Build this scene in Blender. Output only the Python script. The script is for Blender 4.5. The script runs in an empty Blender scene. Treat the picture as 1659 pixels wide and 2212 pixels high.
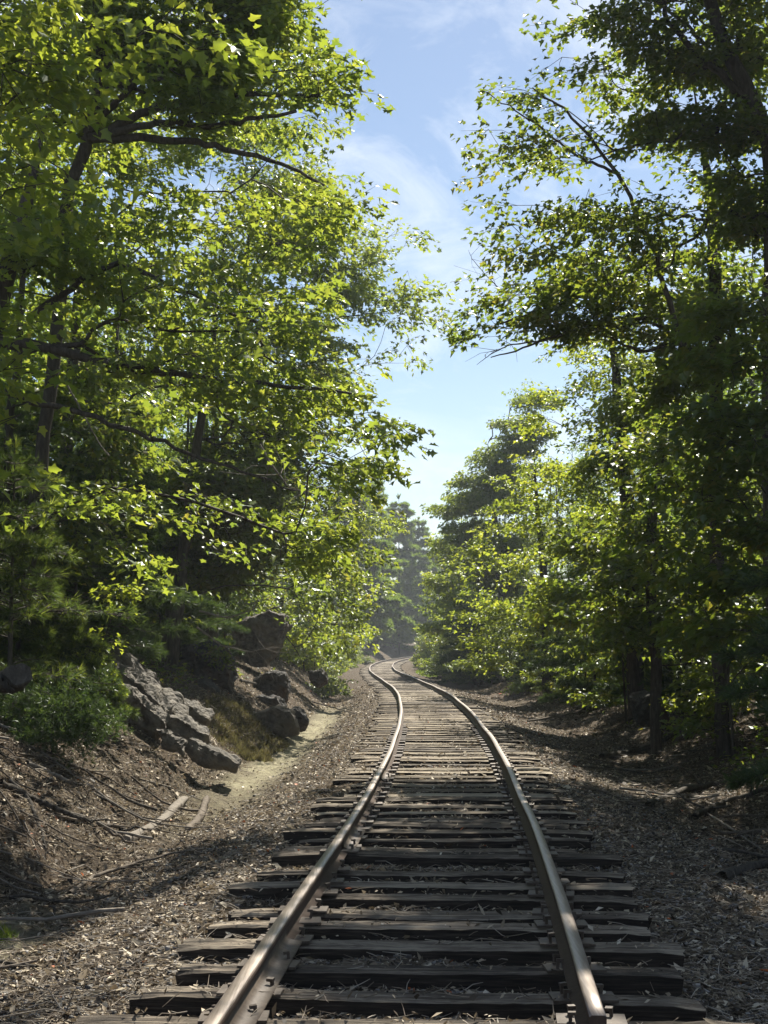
import bpy, bmesh, math, random
import numpy as np
from mathutils import Vector, noise as mnoise

# ------------------------------------------------------------------ camera, sky, sun
SC = bpy.context.scene
COL = SC.collection
CAM_Z = 1.58
PITCH = math.radians(5.29)
FPX = 3100.0                      # focal length for a 1659 x 2212 frame
cam_d = bpy.data.cameras.new("camera")
cam_d.sensor_fit = 'VERTICAL'
cam_d.sensor_height = 36.0
cam_d.lens = FPX / 2212 * 36.0
cam_d.clip_start = 0.1
cam_d.clip_end = 3000
cam = bpy.data.objects.new("camera", cam_d)
cam.location = (0, 0, CAM_Z)
cam.rotation_euler = (math.pi / 2 + PITCH, 0, 0)
COL.objects.link(cam)
SC.camera = cam

SUN_AZ, SUN_EL = math.radians(19.0), math.radians(48.0)    # azimuth to the right of the view axis
SUNV = np.array([math.sin(SUN_AZ) * math.cos(SUN_EL), math.cos(SUN_AZ) * math.cos(SUN_EL), math.sin(SUN_EL)])

W = bpy.data.worlds.new("World")
SC.world = W
W.use_nodes = True
nt = W.node_tree
nt.nodes.clear()
wo = nt.nodes.new("ShaderNodeOutputWorld")
bg = nt.nodes.new("ShaderNodeBackground")
sky = nt.nodes.new("ShaderNodeTexSky")
sky.sky_type = 'NISHITA'
sky.sun_disc = False
sky.sun_elevation = SUN_EL
sky.sun_rotation = SUN_AZ
sky.air_density = 1.0
sky.dust_density = 0.3
sky.ozone_density = 1.0
tc = nt.nodes.new("ShaderNodeTexCoord")
mp = nt.nodes.new("ShaderNodeMapping")
mp.inputs['Scale'].default_value = (5.0, 2.0, 9.0)
mp.inputs['Rotation'].default_value = (0.2, 0.55, 0.1)
cn = nt.nodes.new("ShaderNodeTexNoise")
cn.inputs['Scale'].default_value = 1.7
cn.inputs['Detail'].default_value = 9
cn.inputs['Roughness'].default_value = 0.62
cn.inputs['Distortion'].default_value = 0.9
cr = nt.nodes.new("ShaderNodeValToRGB")
cr.color_ramp.elements[0].position = 0.47
cr.color_ramp.elements[0].color = (0, 0, 0, 1)
cr.color_ramp.elements[1].position = 0.80
cr.color_ramp.elements[1].color = (0.6, 0.6, 0.6, 1)
cm = nt.nodes.new("ShaderNodeMix")
cm.data_type = 'RGBA'
cm.inputs[7].default_value = (9.8, 10.2, 10.6, 1)
nt.links.new(tc.outputs['Generated'], mp.inputs[0])
nt.links.new(mp.outputs[0], cn.inputs['Vector'])
nt.links.new(cn.outputs[0], cr.inputs[0])
nt.links.new(cr.outputs[0], cm.inputs[0])
nt.links.new(sky.outputs[0], cm.inputs[6])
nt.links.new(cm.outputs[2], bg.inputs[0])
bg.inputs[1].default_value = 0.055
nt.links.new(bg.outputs[0], wo.inputs[0])

sd = bpy.data.lights.new("sun", 'SUN')
sd.energy = 5.0
sd.angle = math.radians(0.5)
sd.color = (1.0, 0.93, 0.80)
sun = bpy.data.objects.new("sun", sd)
sun.rotation_euler = Vector(SUNV.tolist()).to_track_quat('Z', 'Y').to_euler()
sun.location = (SUNV * 60).tolist()
COL.objects.link(sun)

SC.view_settings.view_transform = 'Standard'
SC.view_settings.look = 'None'
SC.view_settings.exposure = 1.15
SC.view_settings.gamma = 1
SC.render.engine = 'CYCLES'
cy = SC.cycles
cy.max_bounces = 8
cy.diffuse_bounces = 4
cy.glossy_bounces = 2
cy.transmission_bounces = 6
cy.transparent_max_bounces = 4
cy.volume_bounces = 0
cy.caustics_reflective = False
cy.caustics_refractive = False
cy.sample_clamp_indirect = 6
cy.use_denoising = True
SEED = 11
rng = np.random.default_rng(SEED)
random.seed(SEED)

# ------------------------------------------------------------------ helpers
def ray(px, py):
    rx = (px - 829.5) / FPX
    ry = (1106 - py) / FPX
    c, s = math.cos(PITCH), math.sin(PITCH)
    return np.array([rx, c - ry * s, s + ry * c])

def P(px, py, Y):
    """world point at forward distance Y (metres) seen in the direction of a picture position"""
    r = ray(px, py)
    return np.array([0, 0, CAM_Z]) + r * (Y / r[1])

def tag(o, label=None, cat=None, group=None, kind=None):
    if label: o['label'] = label
    if cat: o['category'] = cat
    if group: o['group'] = group
    if kind: o['kind'] = kind
    return o

def empty(name, loc):
    o = bpy.data.objects.new(name, None)
    o.empty_display_size = 0.2
    o.location = [float(v) for v in loc]
    COL.objects.link(o)
    return o

def mesh_np(name, V, F, mat, parent=None, rnd=None, smooth=False, origin=None, mats=None, midx=None):
    """V (n,3) world positions, F (m,k) faces; made relative to the parent (or origin)"""
    V = np.asarray(V, dtype=np.float32)
    F = np.asarray(F, dtype=np.int32)
    off = np.array(parent.location if parent is not None and origin is None else (origin if origin is not None else (0, 0, 0)), dtype=np.float32)
    me = bpy.data.meshes.new(name)
    n, (m, k) = len(V), F.shape
    me.vertices.add(n)
    me.vertices.foreach_set('co', (V - off).ravel())
    me.loops.add(m * k)
    me.loops.foreach_set('vertex_index', F.ravel())
    me.polygons.add(m)
    me.polygons.foreach_set('loop_start', np.arange(0, m * k, k, dtype=np.int32))
    if smooth:
        me.polygons.foreach_set('use_smooth', np.ones(m, dtype=bool))
    for mm in (mats or [mat]):
        me.materials.append(mm)
    if midx is not None:
        me.polygons.foreach_set('material_index', np.asarray(midx, dtype=np.int32))
    if rnd is not None:
        a = me.attributes.new('rnd', 'FLOAT', 'POINT')
        a.data.foreach_set('value', np.asarray(rnd, dtype=np.float32))
    me.update(calc_edges=True)
    me.validate()
    o = bpy.data.objects.new(name, me)
    COL.objects.link(o)
    if parent is not None:
        o.parent = parent
    elif origin is not None:
        o.location = [float(v) for v in off]
    return o

def vnoise(x, y, s=0):
    """smooth value noise in [0,1], vectorised"""
    x = np.asarray(x, float); y = np.asarray(y, float)
    xi = np.floor(x).astype(np.int64); yi = np.floor(y).astype(np.int64)
    fx = x - xi; fy = y - yi
    fx = fx * fx * (3 - 2 * fx); fy = fy * fy * (3 - 2 * fy)
    def h(a, b):
        v = (a * 374761393 + b * 668265263 + s * 974711) & 0xffffffff
        v = ((v ^ (v >> 13)) * 1274126177) & 0xffffffff
        return ((v ^ (v >> 16)) & 0xffff) / 65535.0
    return (h(xi, yi) * (1 - fx) + h(xi + 1, yi) * fx) * (1 - fy) + (h(xi, yi + 1) * (1 - fx) + h(xi + 1, yi + 1) * fx) * fy

def fbm(x, y, s=0, o=4):
    v = 0; a = 0.5
    for i in range(o):
        v = v + a * (vnoise(np.asarray(x) * 2 ** i, np.asarray(y) * 2 ** i, s + i) - 0.5)
        a *= 0.5
    return v

def norm(a):
    return a / np.maximum(np.linalg.norm(a, axis=-1, keepdims=True), 1e-9)

# ------------------------------------------------------------------ materials
def newmat(name):
    m = bpy.data.materials.new(name)
    m.use_nodes = True
    n = m.node_tree.nodes
    n.clear()
    out = n.new("ShaderNodeOutputMaterial")
    return m, m.node_tree, out

def ramp(t, stops):
    r = t.nodes.new("ShaderNodeValToRGB")
    e = r.color_ramp.elements
    while len(e) < len(stops): e.new(0.5)
    for i, (p, c) in enumerate(stops):
        e[i].position = p
        e[i].color = (*c, 1)
    return r

def tex_noise(t, scale, detail=6, rough=0.6, vec=None, stretch=None, coord='Object'):
    tcn = t.nodes.new("ShaderNodeTexCoord")
    nn = t.nodes.new("ShaderNodeTexNoise")
    nn.inputs['Scale'].default_value = scale
    nn.inputs['Detail'].default_value = detail
    nn.inputs['Roughness'].default_value = rough
    if stretch:
        m = t.nodes.new("ShaderNodeMapping")
        m.inputs['Scale'].default_value = stretch
        t.links.new(tcn.outputs[coord], m.inputs[0])
        t.links.new(m.outputs[0], nn.inputs['Vector'])
    else:
        t.links.new(tcn.outputs[coord], nn.inputs['Vector'])
    return nn

def leaf_mat(name, cols, tcols, gloss=0.09, trans=0.55, rough=0.36):
    m, t, out = newmat(name)
    at = t.nodes.new("ShaderNodeAttribute"); at.attribute_name = 'rnd'
    r1 = ramp(t, cols); r2 = ramp(t, tcols)
    t.links.new(at.outputs['Fac'], r1.inputs[0]); t.links.new(at.outputs['Fac'], r2.inputs[0])
    d = t.nodes.new("ShaderNodeBsdfDiffuse"); tr = t.nodes.new("ShaderNodeBsdfTranslucent")
    g = t.nodes.new("ShaderNodeBsdfGlossy"); g.inputs['Roughness'].default_value = rough
    g.inputs['Color'].default_value = (0.9, 0.95, 0.95, 1)
    m1 = t.nodes.new("ShaderNodeMixShader"); m1.inputs[0].default_value = trans
    m2 = t.nodes.new("ShaderNodeMixShader")
    lw = t.nodes.new("ShaderNodeLayerWeight"); lw.inputs[0].default_value = 0.5
    pw = t.nodes.new("ShaderNodeMath"); pw.operation = 'POWER'; pw.inputs[1].default_value = 4.0
    t.links.new(lw.outputs['Facing'], pw.inputs[0])
    ml = t.nodes.new("ShaderNodeMath"); ml.operation = 'MULTIPLY_ADD'
    ml.inputs[1].default_value = 0.10; ml.inputs[2].default_value = gloss * 0.4
    t.links.new(pw.outputs[0], ml.inputs[0]); t.links.new(ml.outputs[0], m2.inputs[0])
    t.links.new(r1.outputs[0], d.inputs[0]); t.links.new(r2.outputs[0], tr.inputs[0])
    t.links.new(d.outputs[0], m1.inputs[1]); t.links.new(tr.outputs[0], m1.inputs[2])
    t.links.new(m1.outputs[0], m2.inputs[1]); t.links.new(g.outputs[0], m2.inputs[2])
    t.links.new(m2.outputs[0], out.inputs[0])
    return m

def solid_mat(name, scale, stops, rough=0.85, bump=0.3, bdist=0.02, stretch=None, spec=0.3, metallic=0.0, s2=None, mixstops=None):
    m, t, out = newmat(name)
    b = t.nodes.new("ShaderNodeBsdfPrincipled")
    b.inputs['Roughness'].default_value = rough
    b.inputs['Specular IOR Level'].default_value = spec
    b.inputs['Metallic'].default_value = metallic
    n1 = tex_noise(t, scale, 8, 0.65, stretch=stretch)
    r = ramp(t, stops)
    t.links.new(n1.outputs[0], r.inputs[0])
    colo = r.outputs[0]
    if mixstops:
        n2 = tex_noise(t, s2, 5, 0.6)
        r2 = ramp(t, [(0.5, (0, 0, 0)), (0.62, (1, 1, 1))])
        t.links.new(n2.outputs[0], r2.inputs[0])
        mx = t.nodes.new("ShaderNodeMix"); mx.data_type = 'RGBA'
        t.links.new(r2.outputs[0], mx.inputs[0]); t.links.new(colo, mx.inputs[6])
        mx.inputs[7].default_value = (*mixstops, 1)
        colo = mx.outputs[2]
    t.links.new(colo, b.inputs['Base Color'])
    bp = t.nodes.new("ShaderNodeBump")
    bp.inputs['Strength'].default_value = bump
    bp.inputs['Distance'].default_value = bdist
    t.links.new(n1.outputs[0], bp.inputs['Height'])
    t.links.new(bp.outputs[0], b.inputs['Normal'])
    t.links.new(b.outputs[0], out.inputs[0])
    return m

M = {}
M['oak'] = leaf_mat('oak_leaf', [(0, (0.055, 0.095, 0.018)), (0.5, (0.085, 0.135, 0.024)), (1, (0.13, 0.18, 0.03))],
                    [(0, (0.20, 0.29, 0.032)), (0.5, (0.33, 0.41, 0.042)), (1, (0.51, 0.54, 0.06))])
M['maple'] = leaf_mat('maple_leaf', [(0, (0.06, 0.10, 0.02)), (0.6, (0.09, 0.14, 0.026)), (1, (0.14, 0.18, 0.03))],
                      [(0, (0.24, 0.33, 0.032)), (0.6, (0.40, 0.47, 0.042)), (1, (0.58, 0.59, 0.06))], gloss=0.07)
M['maple_shade'] = leaf_mat('shaded_maple_leaf', [(0, (0.036, 0.064, 0.016)), (0.7, (0.056, 0.09, 0.019)), (1, (0.11, 0.095, 0.028))],
                      [(0, (0.17, 0.26, 0.03)), (0.7, (0.29, 0.35, 0.035)), (1, (0.42, 0.36, 0.05))], gloss=0.08)  # darker copy of the maple leaf, shade put into its colours
M['forest'] = leaf_mat('forest_leaf', [(0, (0.04, 0.075, 0.018)), (1, (0.08, 0.12, 0.025))],
                       [(0, (0.14, 0.23, 0.03)), (1, (0.28, 0.37, 0.04))], gloss=0.06)
M['needle'] = leaf_mat('pine_needle', [(0, (0.035, 0.065, 0.025)), (1, (0.075, 0.115, 0.035))],
                       [(0, (0.06, 0.11, 0.025)), (1, (0.14, 0.20, 0.035))], gloss=0.05, trans=0.35)
M['needle_bright'] = leaf_mat('young_needle', [(0, (0.035, 0.062, 0.018)), (0.75, (0.07, 0.10, 0.025)), (1, (0.15, 0.18, 0.035))],
                       [(0, (0.08, 0.13, 0.025)), (0.75, (0.16, 0.22, 0.035)), (1, (0.34, 0.40, 0.05))], gloss=0.05, trans=0.45)
M['grass'] = leaf_mat('grass', [(0, (0.06, 0.11, 0.02)), (1, (0.12, 0.16, 0.03))],
                       [(0, (0.16, 0.28, 0.03)), (1, (0.34, 0.42, 0.05))], gloss=0.03)
M['moss'] = leaf_mat('dry_moss', [(0, (0.10, 0.07, 0.035)), (0.6, (0.16, 0.13, 0.06)), (1, (0.12, 0.14, 0.04))],
                       [(0, (0.08, 0.06, 0.03)), (1, (0.18, 0.17, 0.06))], gloss=0.02)
M['bark'] = solid_mat('bark', 9, [(0.3, (0.03, 0.026, 0.021)), (0.6, (0.085, 0.073, 0.06)), (0.8, (0.16, 0.15, 0.13))], bump=0.8, bdist=0.03, stretch=(3, 3, 0.6), spec=0.15)
M['deadwood'] = solid_mat('dead_wood', 12, [(0.25, (0.09, 0.075, 0.06)), (0.6, (0.22, 0.195, 0.165)), (0.85, (0.38, 0.35, 0.31))], bump=0.7, bdist=0.02, spec=0.2)
M['stick'] = solid_mat('stick', 14, [(0.25, (0.05, 0.038, 0.03)), (0.6, (0.14, 0.115, 0.09)), (0.85, (0.26, 0.225, 0.18))], bump=0.6, bdist=0.01, spec=0.2)
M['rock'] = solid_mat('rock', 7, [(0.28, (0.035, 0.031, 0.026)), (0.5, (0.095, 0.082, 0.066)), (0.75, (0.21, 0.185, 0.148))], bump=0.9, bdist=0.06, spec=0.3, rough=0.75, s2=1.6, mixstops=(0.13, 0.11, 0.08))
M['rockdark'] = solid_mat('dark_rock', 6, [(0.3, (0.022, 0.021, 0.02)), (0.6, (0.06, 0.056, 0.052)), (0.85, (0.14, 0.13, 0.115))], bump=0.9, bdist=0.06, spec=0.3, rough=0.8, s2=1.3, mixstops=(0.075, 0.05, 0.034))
M['rust'] = solid_mat('rust', 30, [(0.3, (0.035, 0.02, 0.013)), (0.6, (0.075, 0.045, 0.03)), (0.8, (0.13, 0.085, 0.055))], bump=0.4, bdist=0.004, spec=0.4, rough=0.65)
M['plate'] = solid_mat('plate_rust', 25, [(0.3, (0.05, 0.034, 0.024)), (0.6, (0.11, 0.082, 0.06)), (0.8, (0.20, 0.155, 0.12))], bump=0.4, bdist=0.004, spec=0.4, rough=0.6)
M['railtop'] = solid_mat('worn_rail_head', 8, [(0.3, (0.15, 0.115, 0.09)), (0.55, (0.27, 0.225, 0.19)), (0.8, (0.42, 0.37, 0.33))], bump=0.12, bdist=0.003, stretch=(14, 0.35, 14), spec=0.5, rough=0.42, metallic=0.35)

def tie_mat(name, dark, mid, light):
    m, t, out = newmat(name)
    b = t.nodes.new("ShaderNodeBsdfPrincipled"); b.inputs['Roughness'].default_value = 0.8
    b.inputs['Specular IOR Level'].default_value = 0.3
    n1 = tex_noise(t, 5, 10, 0.75, stretch=(0.35, 14, 14))
    n2 = tex_noise(t, 2.2, 4, 0.6, stretch=(1, 2, 2))
    oi = t.nodes.new("ShaderNodeObjectInfo")
    r = ramp(t, [(0.36, dark), (0.50, mid), (0.64, light)])
    ad = t.nodes.new("ShaderNodeMath"); ad.operation = 'MULTIPLY_ADD'; ad.inputs[1].default_value = 0.16; 
    t.links.new(oi.outputs['Random'], ad.inputs[0]); t.links.new(n1.outputs[0], ad.inputs[2])
    a2 = t.nodes.new("ShaderNodeMath"); a2.operation = 'MULTIPLY_ADD'; a2.inputs[1].default_value = 0.35
    t.links.new(n2.outputs[0], a2.inputs[0]); t.links.new(ad.outputs[0], a2.inputs[2])
    a3 = t.nodes.new("ShaderNodeMath"); a3.operation = 'SUBTRACT'; a3.inputs[1].default_value = 0.25
    t.links.new(a2.outputs[0], a3.inputs[0])
    t.links.new(a3.outputs[0], r.inputs[0])
    t.links.new(r.outputs[0], b.inputs['Base Color'])
    bp = t.nodes.new("ShaderNodeBump"); bp.inputs['Strength'].default_value = 0.9; bp.inputs['Distance'].default_value = 0.012
    t.links.new(n1.outputs[0], bp.inputs['Height']); t.links.new(bp.outputs[0], b.inputs['Normal'])
    t.links.new(b.outputs[0], out.inputs[0])
    return m
M['tie'] = tie_mat('weathered_sleeper', (0.028, 0.022, 0.016), (0.13, 0.102, 0.074), (0.31, 0.26, 0.19))
M['tie2'] = tie_mat('pale_sleeper', (0.06, 0.047, 0.032), (0.24, 0.19, 0.135), (0.44, 0.375, 0.28))

M['tieside'] = solid_mat('shaded_creosote_side', 9, [(0.35, (0.010, 0.008, 0.007)), (0.55, (0.035, 0.027, 0.021)), (0.75, (0.09, 0.072, 0.055))], bump=0.7, bdist=0.01, stretch=(0.5, 5, 8), spec=0.15)  # sides and ends near black: creosote, plus shade put into the colour

def ground_mat():
    m, t, out = newmat('forest_ground')
    b = t.nodes.new("ShaderNodeBsdfPrincipled"); b.inputs['Roughness'].default_value = 0.95
    b.inputs['Specular IOR Level'].default_value = 0.15
    n1 = tex_noise(t, 24, 10, 0.8)
    n3 = tex_noise(t, 0.9, 5, 0.6)
    r = ramp(t, [(0.36, (0.018, 0.014, 0.010)), (0.5, (0.07, 0.054, 0.038)), (0.60, (0.20, 0.16, 0.11)), (0.76, (0.40, 0.33, 0.24))])
    r2 = ramp(t, [(0.36, (0.02, 0.013, 0.009)), (0.5, (0.08, 0.058, 0.040)), (0.64, (0.23, 0.175, 0.12))])
    t.links.new(n1.outputs[0], r.inputs[0]); t.links.new(n1.outputs[0], r2.inputs[0])
    mx = t.nodes.new("ShaderNodeMix"); mx.data_type = 'RGBA'
    rr = ramp(t, [(0.45, (0, 0, 0)), (0.6, (1, 1, 1))])
    t.links.new(n3.outputs[0], rr.inputs[0])
    t.links.new(rr.outputs[0], mx.inputs[0]); t.links.new(r.outputs[0], mx.inputs[6]); t.links.new(r2.outputs[0], mx.inputs[7])
    # sandy bed of the ditch, stored per vertex
    at = t.nodes.new("ShaderNodeAttribute"); at.attribute_name = 'rnd'
    r3 = ramp(t, [(0.3, (0.17, 0.15, 0.10)), (0.55, (0.36, 0.33, 0.22)), (0.75, (0.5, 0.47, 0.34))])
    n4 = tex_noise(t, 16, 6, 0.7)
    t.links.new(n4.outputs[0], r3.inputs[0])
    m2 = t.nodes.new("ShaderNodeMix"); m2.data_type = 'RGBA'
    t.links.new(at.outputs['Fac'], m2.inputs[0]); t.links.new(mx.outputs[2], m2.inputs[6]); t.links.new(r3.outputs[0], m2.inputs[7])
    t.links.new(m2.outputs[2], b.inputs['Base Color'])
    bp = t.nodes.new("ShaderNodeBump"); bp.inputs['Strength'].default_value = 1.0; bp.inputs['Distance'].default_value = 0.05
    t.links.new(n1.outputs[0], bp.inputs['Height']); t.links.new(bp.outputs[0], b.inputs['Normal'])
    t.links.new(b.outputs[0], out.inputs[0])
    return m
M['ground'] = ground_mat()

def litter_mat(name, stops, trans=0.15, gloss=0.25):
    m, t, out = newmat(name)
    at = t.nodes.new("ShaderNodeAttribute"); at.attribute_name = 'rnd'
    r = ramp(t, stops); r.color_ramp.interpolation = 'LINEAR'
    t.links.new(at.outputs['Fac'], r.inputs[0])
    b = t.nodes.new("ShaderNodeBsdfPrincipled"); b.inputs['Roughness'].default_value = 0.6
    b.inputs['Specular IOR Level'].default_value = gloss
    t.links.new(r.outputs[0], b.inputs['Base Color'])
    tr = t.nodes.new("ShaderNodeBsdfTranslucent"); t.links.new(r.outputs[0], tr.inputs[0])
    ms = t.nodes.new("ShaderNodeMixShader"); ms.inputs[0].default_value = trans
    t.links.new(b.outputs[0], ms.inputs[1]); t.links.new(tr.outputs[0], ms.inputs[2])
    t.links.new(ms.outputs[0], out.inputs[0])
    return m
M['litter'] = litter_mat('leaf_litter', [(0, (0.022, 0.016, 0.011)), (0.3, (0.09, 0.068, 0.046)), (0.55, (0.28, 0.22, 0.145)), (0.8, (0.54, 0.455, 0.325)), (0.97, (0.74, 0.67, 0.53)), (1, (0.45, 0.12, 0.03))])
M['chips'] = litter_mat('twig_litter', [(0, (0.05, 0.037, 0.026)), (0.5, (0.23, 0.18, 0.13)), (1, (0.52, 0.46, 0.37))], trans=0.0)
M['stone'] = litter_mat('ballast_stone', [(0, (0.04, 0.038, 0.036)), (0.6, (0.13, 0.12, 0.11)), (1, (0.30, 0.28, 0.26))], trans=0.0)

# ------------------------------------------------------------------ track line and terrain
TY = np.array([-6, 0, 5.6, 8.5, 11.4, 13.6, 15.5, 18, 21.5, 25.6, 30, 35, 42, 50, 61, 72, 84, 98, 115, 128, 142, 156, 172, 188, 210, 260])
TX = np.array([-.62, -.27, .075, .26, .44, .55, .645, .76, .90, 1.01, 1.11, 1.17, 1.19, 1.06, .68, .24, -.09, -.21, .02, .42, 1.05, 1.95, 3.25, 4.9, 7.6, 15])
def smooth_line():
    yy = np.arange(-6, 260, 0.25)
    xx = np.interp(yy, TY, TX)
    for _ in range(3):
        k = np.ones(15) / 15
        xp = np.concatenate([xx[0] + (xx[0] - xx[1:8][::-1]), xx, xx[-1] + (xx[-1] - xx[-8:-1][::-1])])
        xx = np.convolve(xp, k, 'valid')
    return yy, xx
LY, LX = smooth_line()
LD = np.gradient(LX, LY)
def xc(y): return np.interp(y, LY, LX)
def slope(y): return np.interp(y, LY, LD)

PU = np.array([-60, -25, -12, -8, -6.2, -5.0, -4.3, -3.7, -3.25, -2.7, -2.1, -1.6, -1.35, 0, 1.35, 1.6, 2.1, 2.9, 3.7, 4.6, 6, 9, 14, 30, 60])
PZ = np.array([3.2, 2.6, 2.0, 1.55, 1.25, 0.92, 0.55, 0.10, -0.32, -0.42, -0.28, -0.12, -0.06, -0.045, -0.06, -0.12, -0.24, -0.38, -0.30, 0.0, 0.35, 0.7, 1.0, 1.6, 2.2])
def terr(x, y):
    x = np.asarray(x, float); y = np.asarray(y, float)
    u = (x - xc(y)) / np.sqrt(1 + slope(y) ** 2)
    z = np.interp(u, PU, PZ)
    au = np.abs(u)
    rough = np.clip((au - 1.5) / 1.5, 0, 1)
    z = z + rough * (fbm(x * 0.45, y * 0.45, 3) * 0.55) * np.clip(au / 5, 0.25, 1)
    z = z + rough * fbm(x * 2.2, y * 2.2, 5) * 0.16
    z = z + fbm(x * 9, y * 9, 9, 3) * (0.035 + 0.05 * rough) + rough * np.clip(fbm(x * 4.3, y * 4.3, 17, 3), 0, 1) * 0.14
    bed = 1 - np.clip((au - 1.2) / 0.4, 0, 1)
    z = z + bed * (fbm(x * 1.4, y * 1.4, 21, 3) * 0.13 - 0.018 + 0.045 * np.clip((y - 10) / 6, 0, 1) - 0.034)
    return z

def ground_hit(px, py, dz=0.0):
    r = ray(px, py)
    ts = np.exp(np.linspace(math.log(4), math.log(250), 900))
    pts = np.array([0, 0, CAM_Z]) + r[None] * ts[:, None]
    h = terr(pts[:, 0], pts[:, 1]) + dz
    below = np.nonzero(pts[:, 2] <= h)[0]
    i = below[0] if len(below) else 600
    return np.array([pts[i, 0], pts[i, 1], h[i]])

def build_ground():
    xs = [-7.0]
    while xs[-1] < 7.5: xs.append(xs[-1] + 0.045)
    a = []; x = -7.0; st = 0.06
    while x > -260: x -= st; st *= 1.09; a.append(x)
    b = []; x = xs[-1]; st = 0.06
    while x < 260: x += st; st *= 1.09; b.append(x)
    xs = np.array(a[::-1] + xs + b)
    ys = [-8, -4, -1, 1, 2, 3, 3.5, 4]
    while ys[-1] < 420: ys.append(ys[-1] * 1.0078)
    ys = np.array(ys)
    X, Y = np.meshgrid(xs, ys)
    Z = terr(X, Y)
    ny, nx = X.shape
    idx = np.arange(ny * nx).reshape(ny, nx)
    F = np.stack([idx[:-1, :-1], idx[:-1, 1:], idx[1:, 1:], idx[1:, :-1]], -1).reshape(-1, 4)
    u = X - xc(Y)
    sand = np.exp(-((u + 2.75) / 0.38) ** 2) * np.clip((Y - 14) / 8, 0, 1) * np.clip((48 - Y) / 10, 0, 1)
    sand = np.maximum(sand, np.exp(-((u + 3.05) / 0.5) ** 2) * np.exp(-((Y - 9.3) / 1.3) ** 2))
    sand = np.clip(sand * (1.1 + 1.6 * fbm(X * 2, Y * 2, 44)), 0, 1)
    o = mesh_np('ground', np.stack([X, Y, Z], -1).reshape(-1, 3), F, M['ground'], rnd=sand.ravel(), smooth=True)
    tag(o, kind='structure')
build_ground()

# ------------------------------------------------------------------ rails
def rail_line(side, y0, y1, step=0.4):
    ys = np.arange(y0, y1, step)
    x = xc(ys); s = slope(ys)
    n = np.stack([np.ones_like(s), -s], -1) / np.sqrt(1 + s ** 2)[:, None]
    off = side * 0.7535
    wob = (vnoise(ys * 0.35, ys * 0 + side * 7, 77) - 0.5) * 0.022
    pts = np.stack([x, ys], -1) + n * (off + wob)[:, None]
    z = (vnoise(ys * 0.12, ys * 0 + side * 3, 78) - 0.5) * 0.03
    return np.column_stack([pts, z]), n
PROF = [(-0.064, 0.012), (0.064, 0.012), (0.064, 0.020), (0.010, 0.034), (0.009, 0.098), (0.035, 0.108), (0.036, 0.138), (0.028, 0.1445), (-0.028, 0.1445), (-0.036, 0.138), (-0.035, 0.108), (-0.009, 0.098), (-0.010, 0.034), (-0.064, 0.020)]
def build_rail(side, y0, y1, label, flange=0.0):
    C, n = rail_line(side, y0, y1)
    k = len(PROF)
    V = []
    for (px_, pz_) in PROF:
        v = C.copy(); v[:, :2] += n * px_ * .92; v[:, 2] += pz_
        V.append(v)
    V = np.stack(V, 1).reshape(-1, 3)
    m = len(C)
    i = np.arange(m - 1)[:, None] * k; j = np.arange(k)[None]; jn = (j + 1) % k
    F = np.stack([i + j, i + jn, i + k + jn, i + k + j], -1)
    mid = np.zeros((m - 1, k), int); mid[:, 6:9] = 1
    o = mesh_np('rail', V, F.reshape(-1, 4), None, origin=(C[0, 0], C[0, 1], 0), mats=[M['rust'], M['railtop']], midx=mid.ravel())
    me = o.data                                   # close both ends
    bm = bmesh.new(); bm.from_mesh(me); bm.verts.ensure_lookup_table()
    bm.faces.new([bm.verts[q] for q in range(k)][::-1]); bm.faces.new([bm.verts[(m - 1) * k + q] for q in range(k)])
    bm.to_mesh(me); bm.free()
    tag(o, label, 'rail', 'steel rails of the track')
    return o, C, n
railL, CL, NL = build_rail(-1, -3.0, 236, 'left steel rail with brown worn head, running from the lower edge into the curve')
build_rail(1, -3.0, 5.76, 'short end of steel rail below the joint at the lower right')
railR, CR, NR = build_rail(1, 5.768, 236, 'right steel rail with bright worn head, running from the joint into the curve')

def box_pts(cx, cy, z0, z1, hx, hy, rot=0.0):
    c, s = math.cos(rot), math.sin(rot)
    v = []
    for zz in (z0, z1):
        for (a, b) in ((-hx, -hy), (hx, -hy), (hx, hy), (-hx, hy)):
            v.append((cx + a * c - b * s, cy + a * s + b * c, zz))
    return v
BOXF = [(0, 3, 2, 1), (4, 5, 6, 7), (0, 1, 5, 4), (1, 2, 6, 5), (2, 3, 7, 6), (3, 0, 4, 7)]

# angle bars lying along the inner foot of the left rail and the outer foot of the right one
def joint_bar(parent, C, n, y0, y1, sgn, w=0.05):
    ys = np.arange(y0, y1, 0.1)
    cx = np.interp(ys, C[:, 1], C[:, 0]); cz = np.interp(ys, C[:, 1], C[:, 2])
    prof = [(0.012, 0.098), (0.02, 0.09), (0.022, 0.045), (0.055, 0.030), (0.055 + w, 0.024), (0.055 + w, 0.014), (0.012, 0.014)]
    V = np.stack([np.stack([cx + sgn * a, ys, cz + b + 0.003], -1) for a, b in prof], 1).reshape(-1, 3)
    k = len(prof); m = len(ys)
    i = np.arange(m - 1)[:, None] * k; j = np.arange(k)[None]; jn = (j + 1) % k
    F = np.stack([i + j, i + jn, i + k + jn, i + k + j], -1).reshape(-1, 4)
    return mesh_np('joint_bar', V, F, M['plate'], parent)
joint_bar(railL, CL, NL, 4.2, 7.9, 1)
joint_bar(railL, CL, NL, 11.2, 12.4, 1)
joint_bar(railL, CL, NL, 16.8, 17.9, 1)

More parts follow.
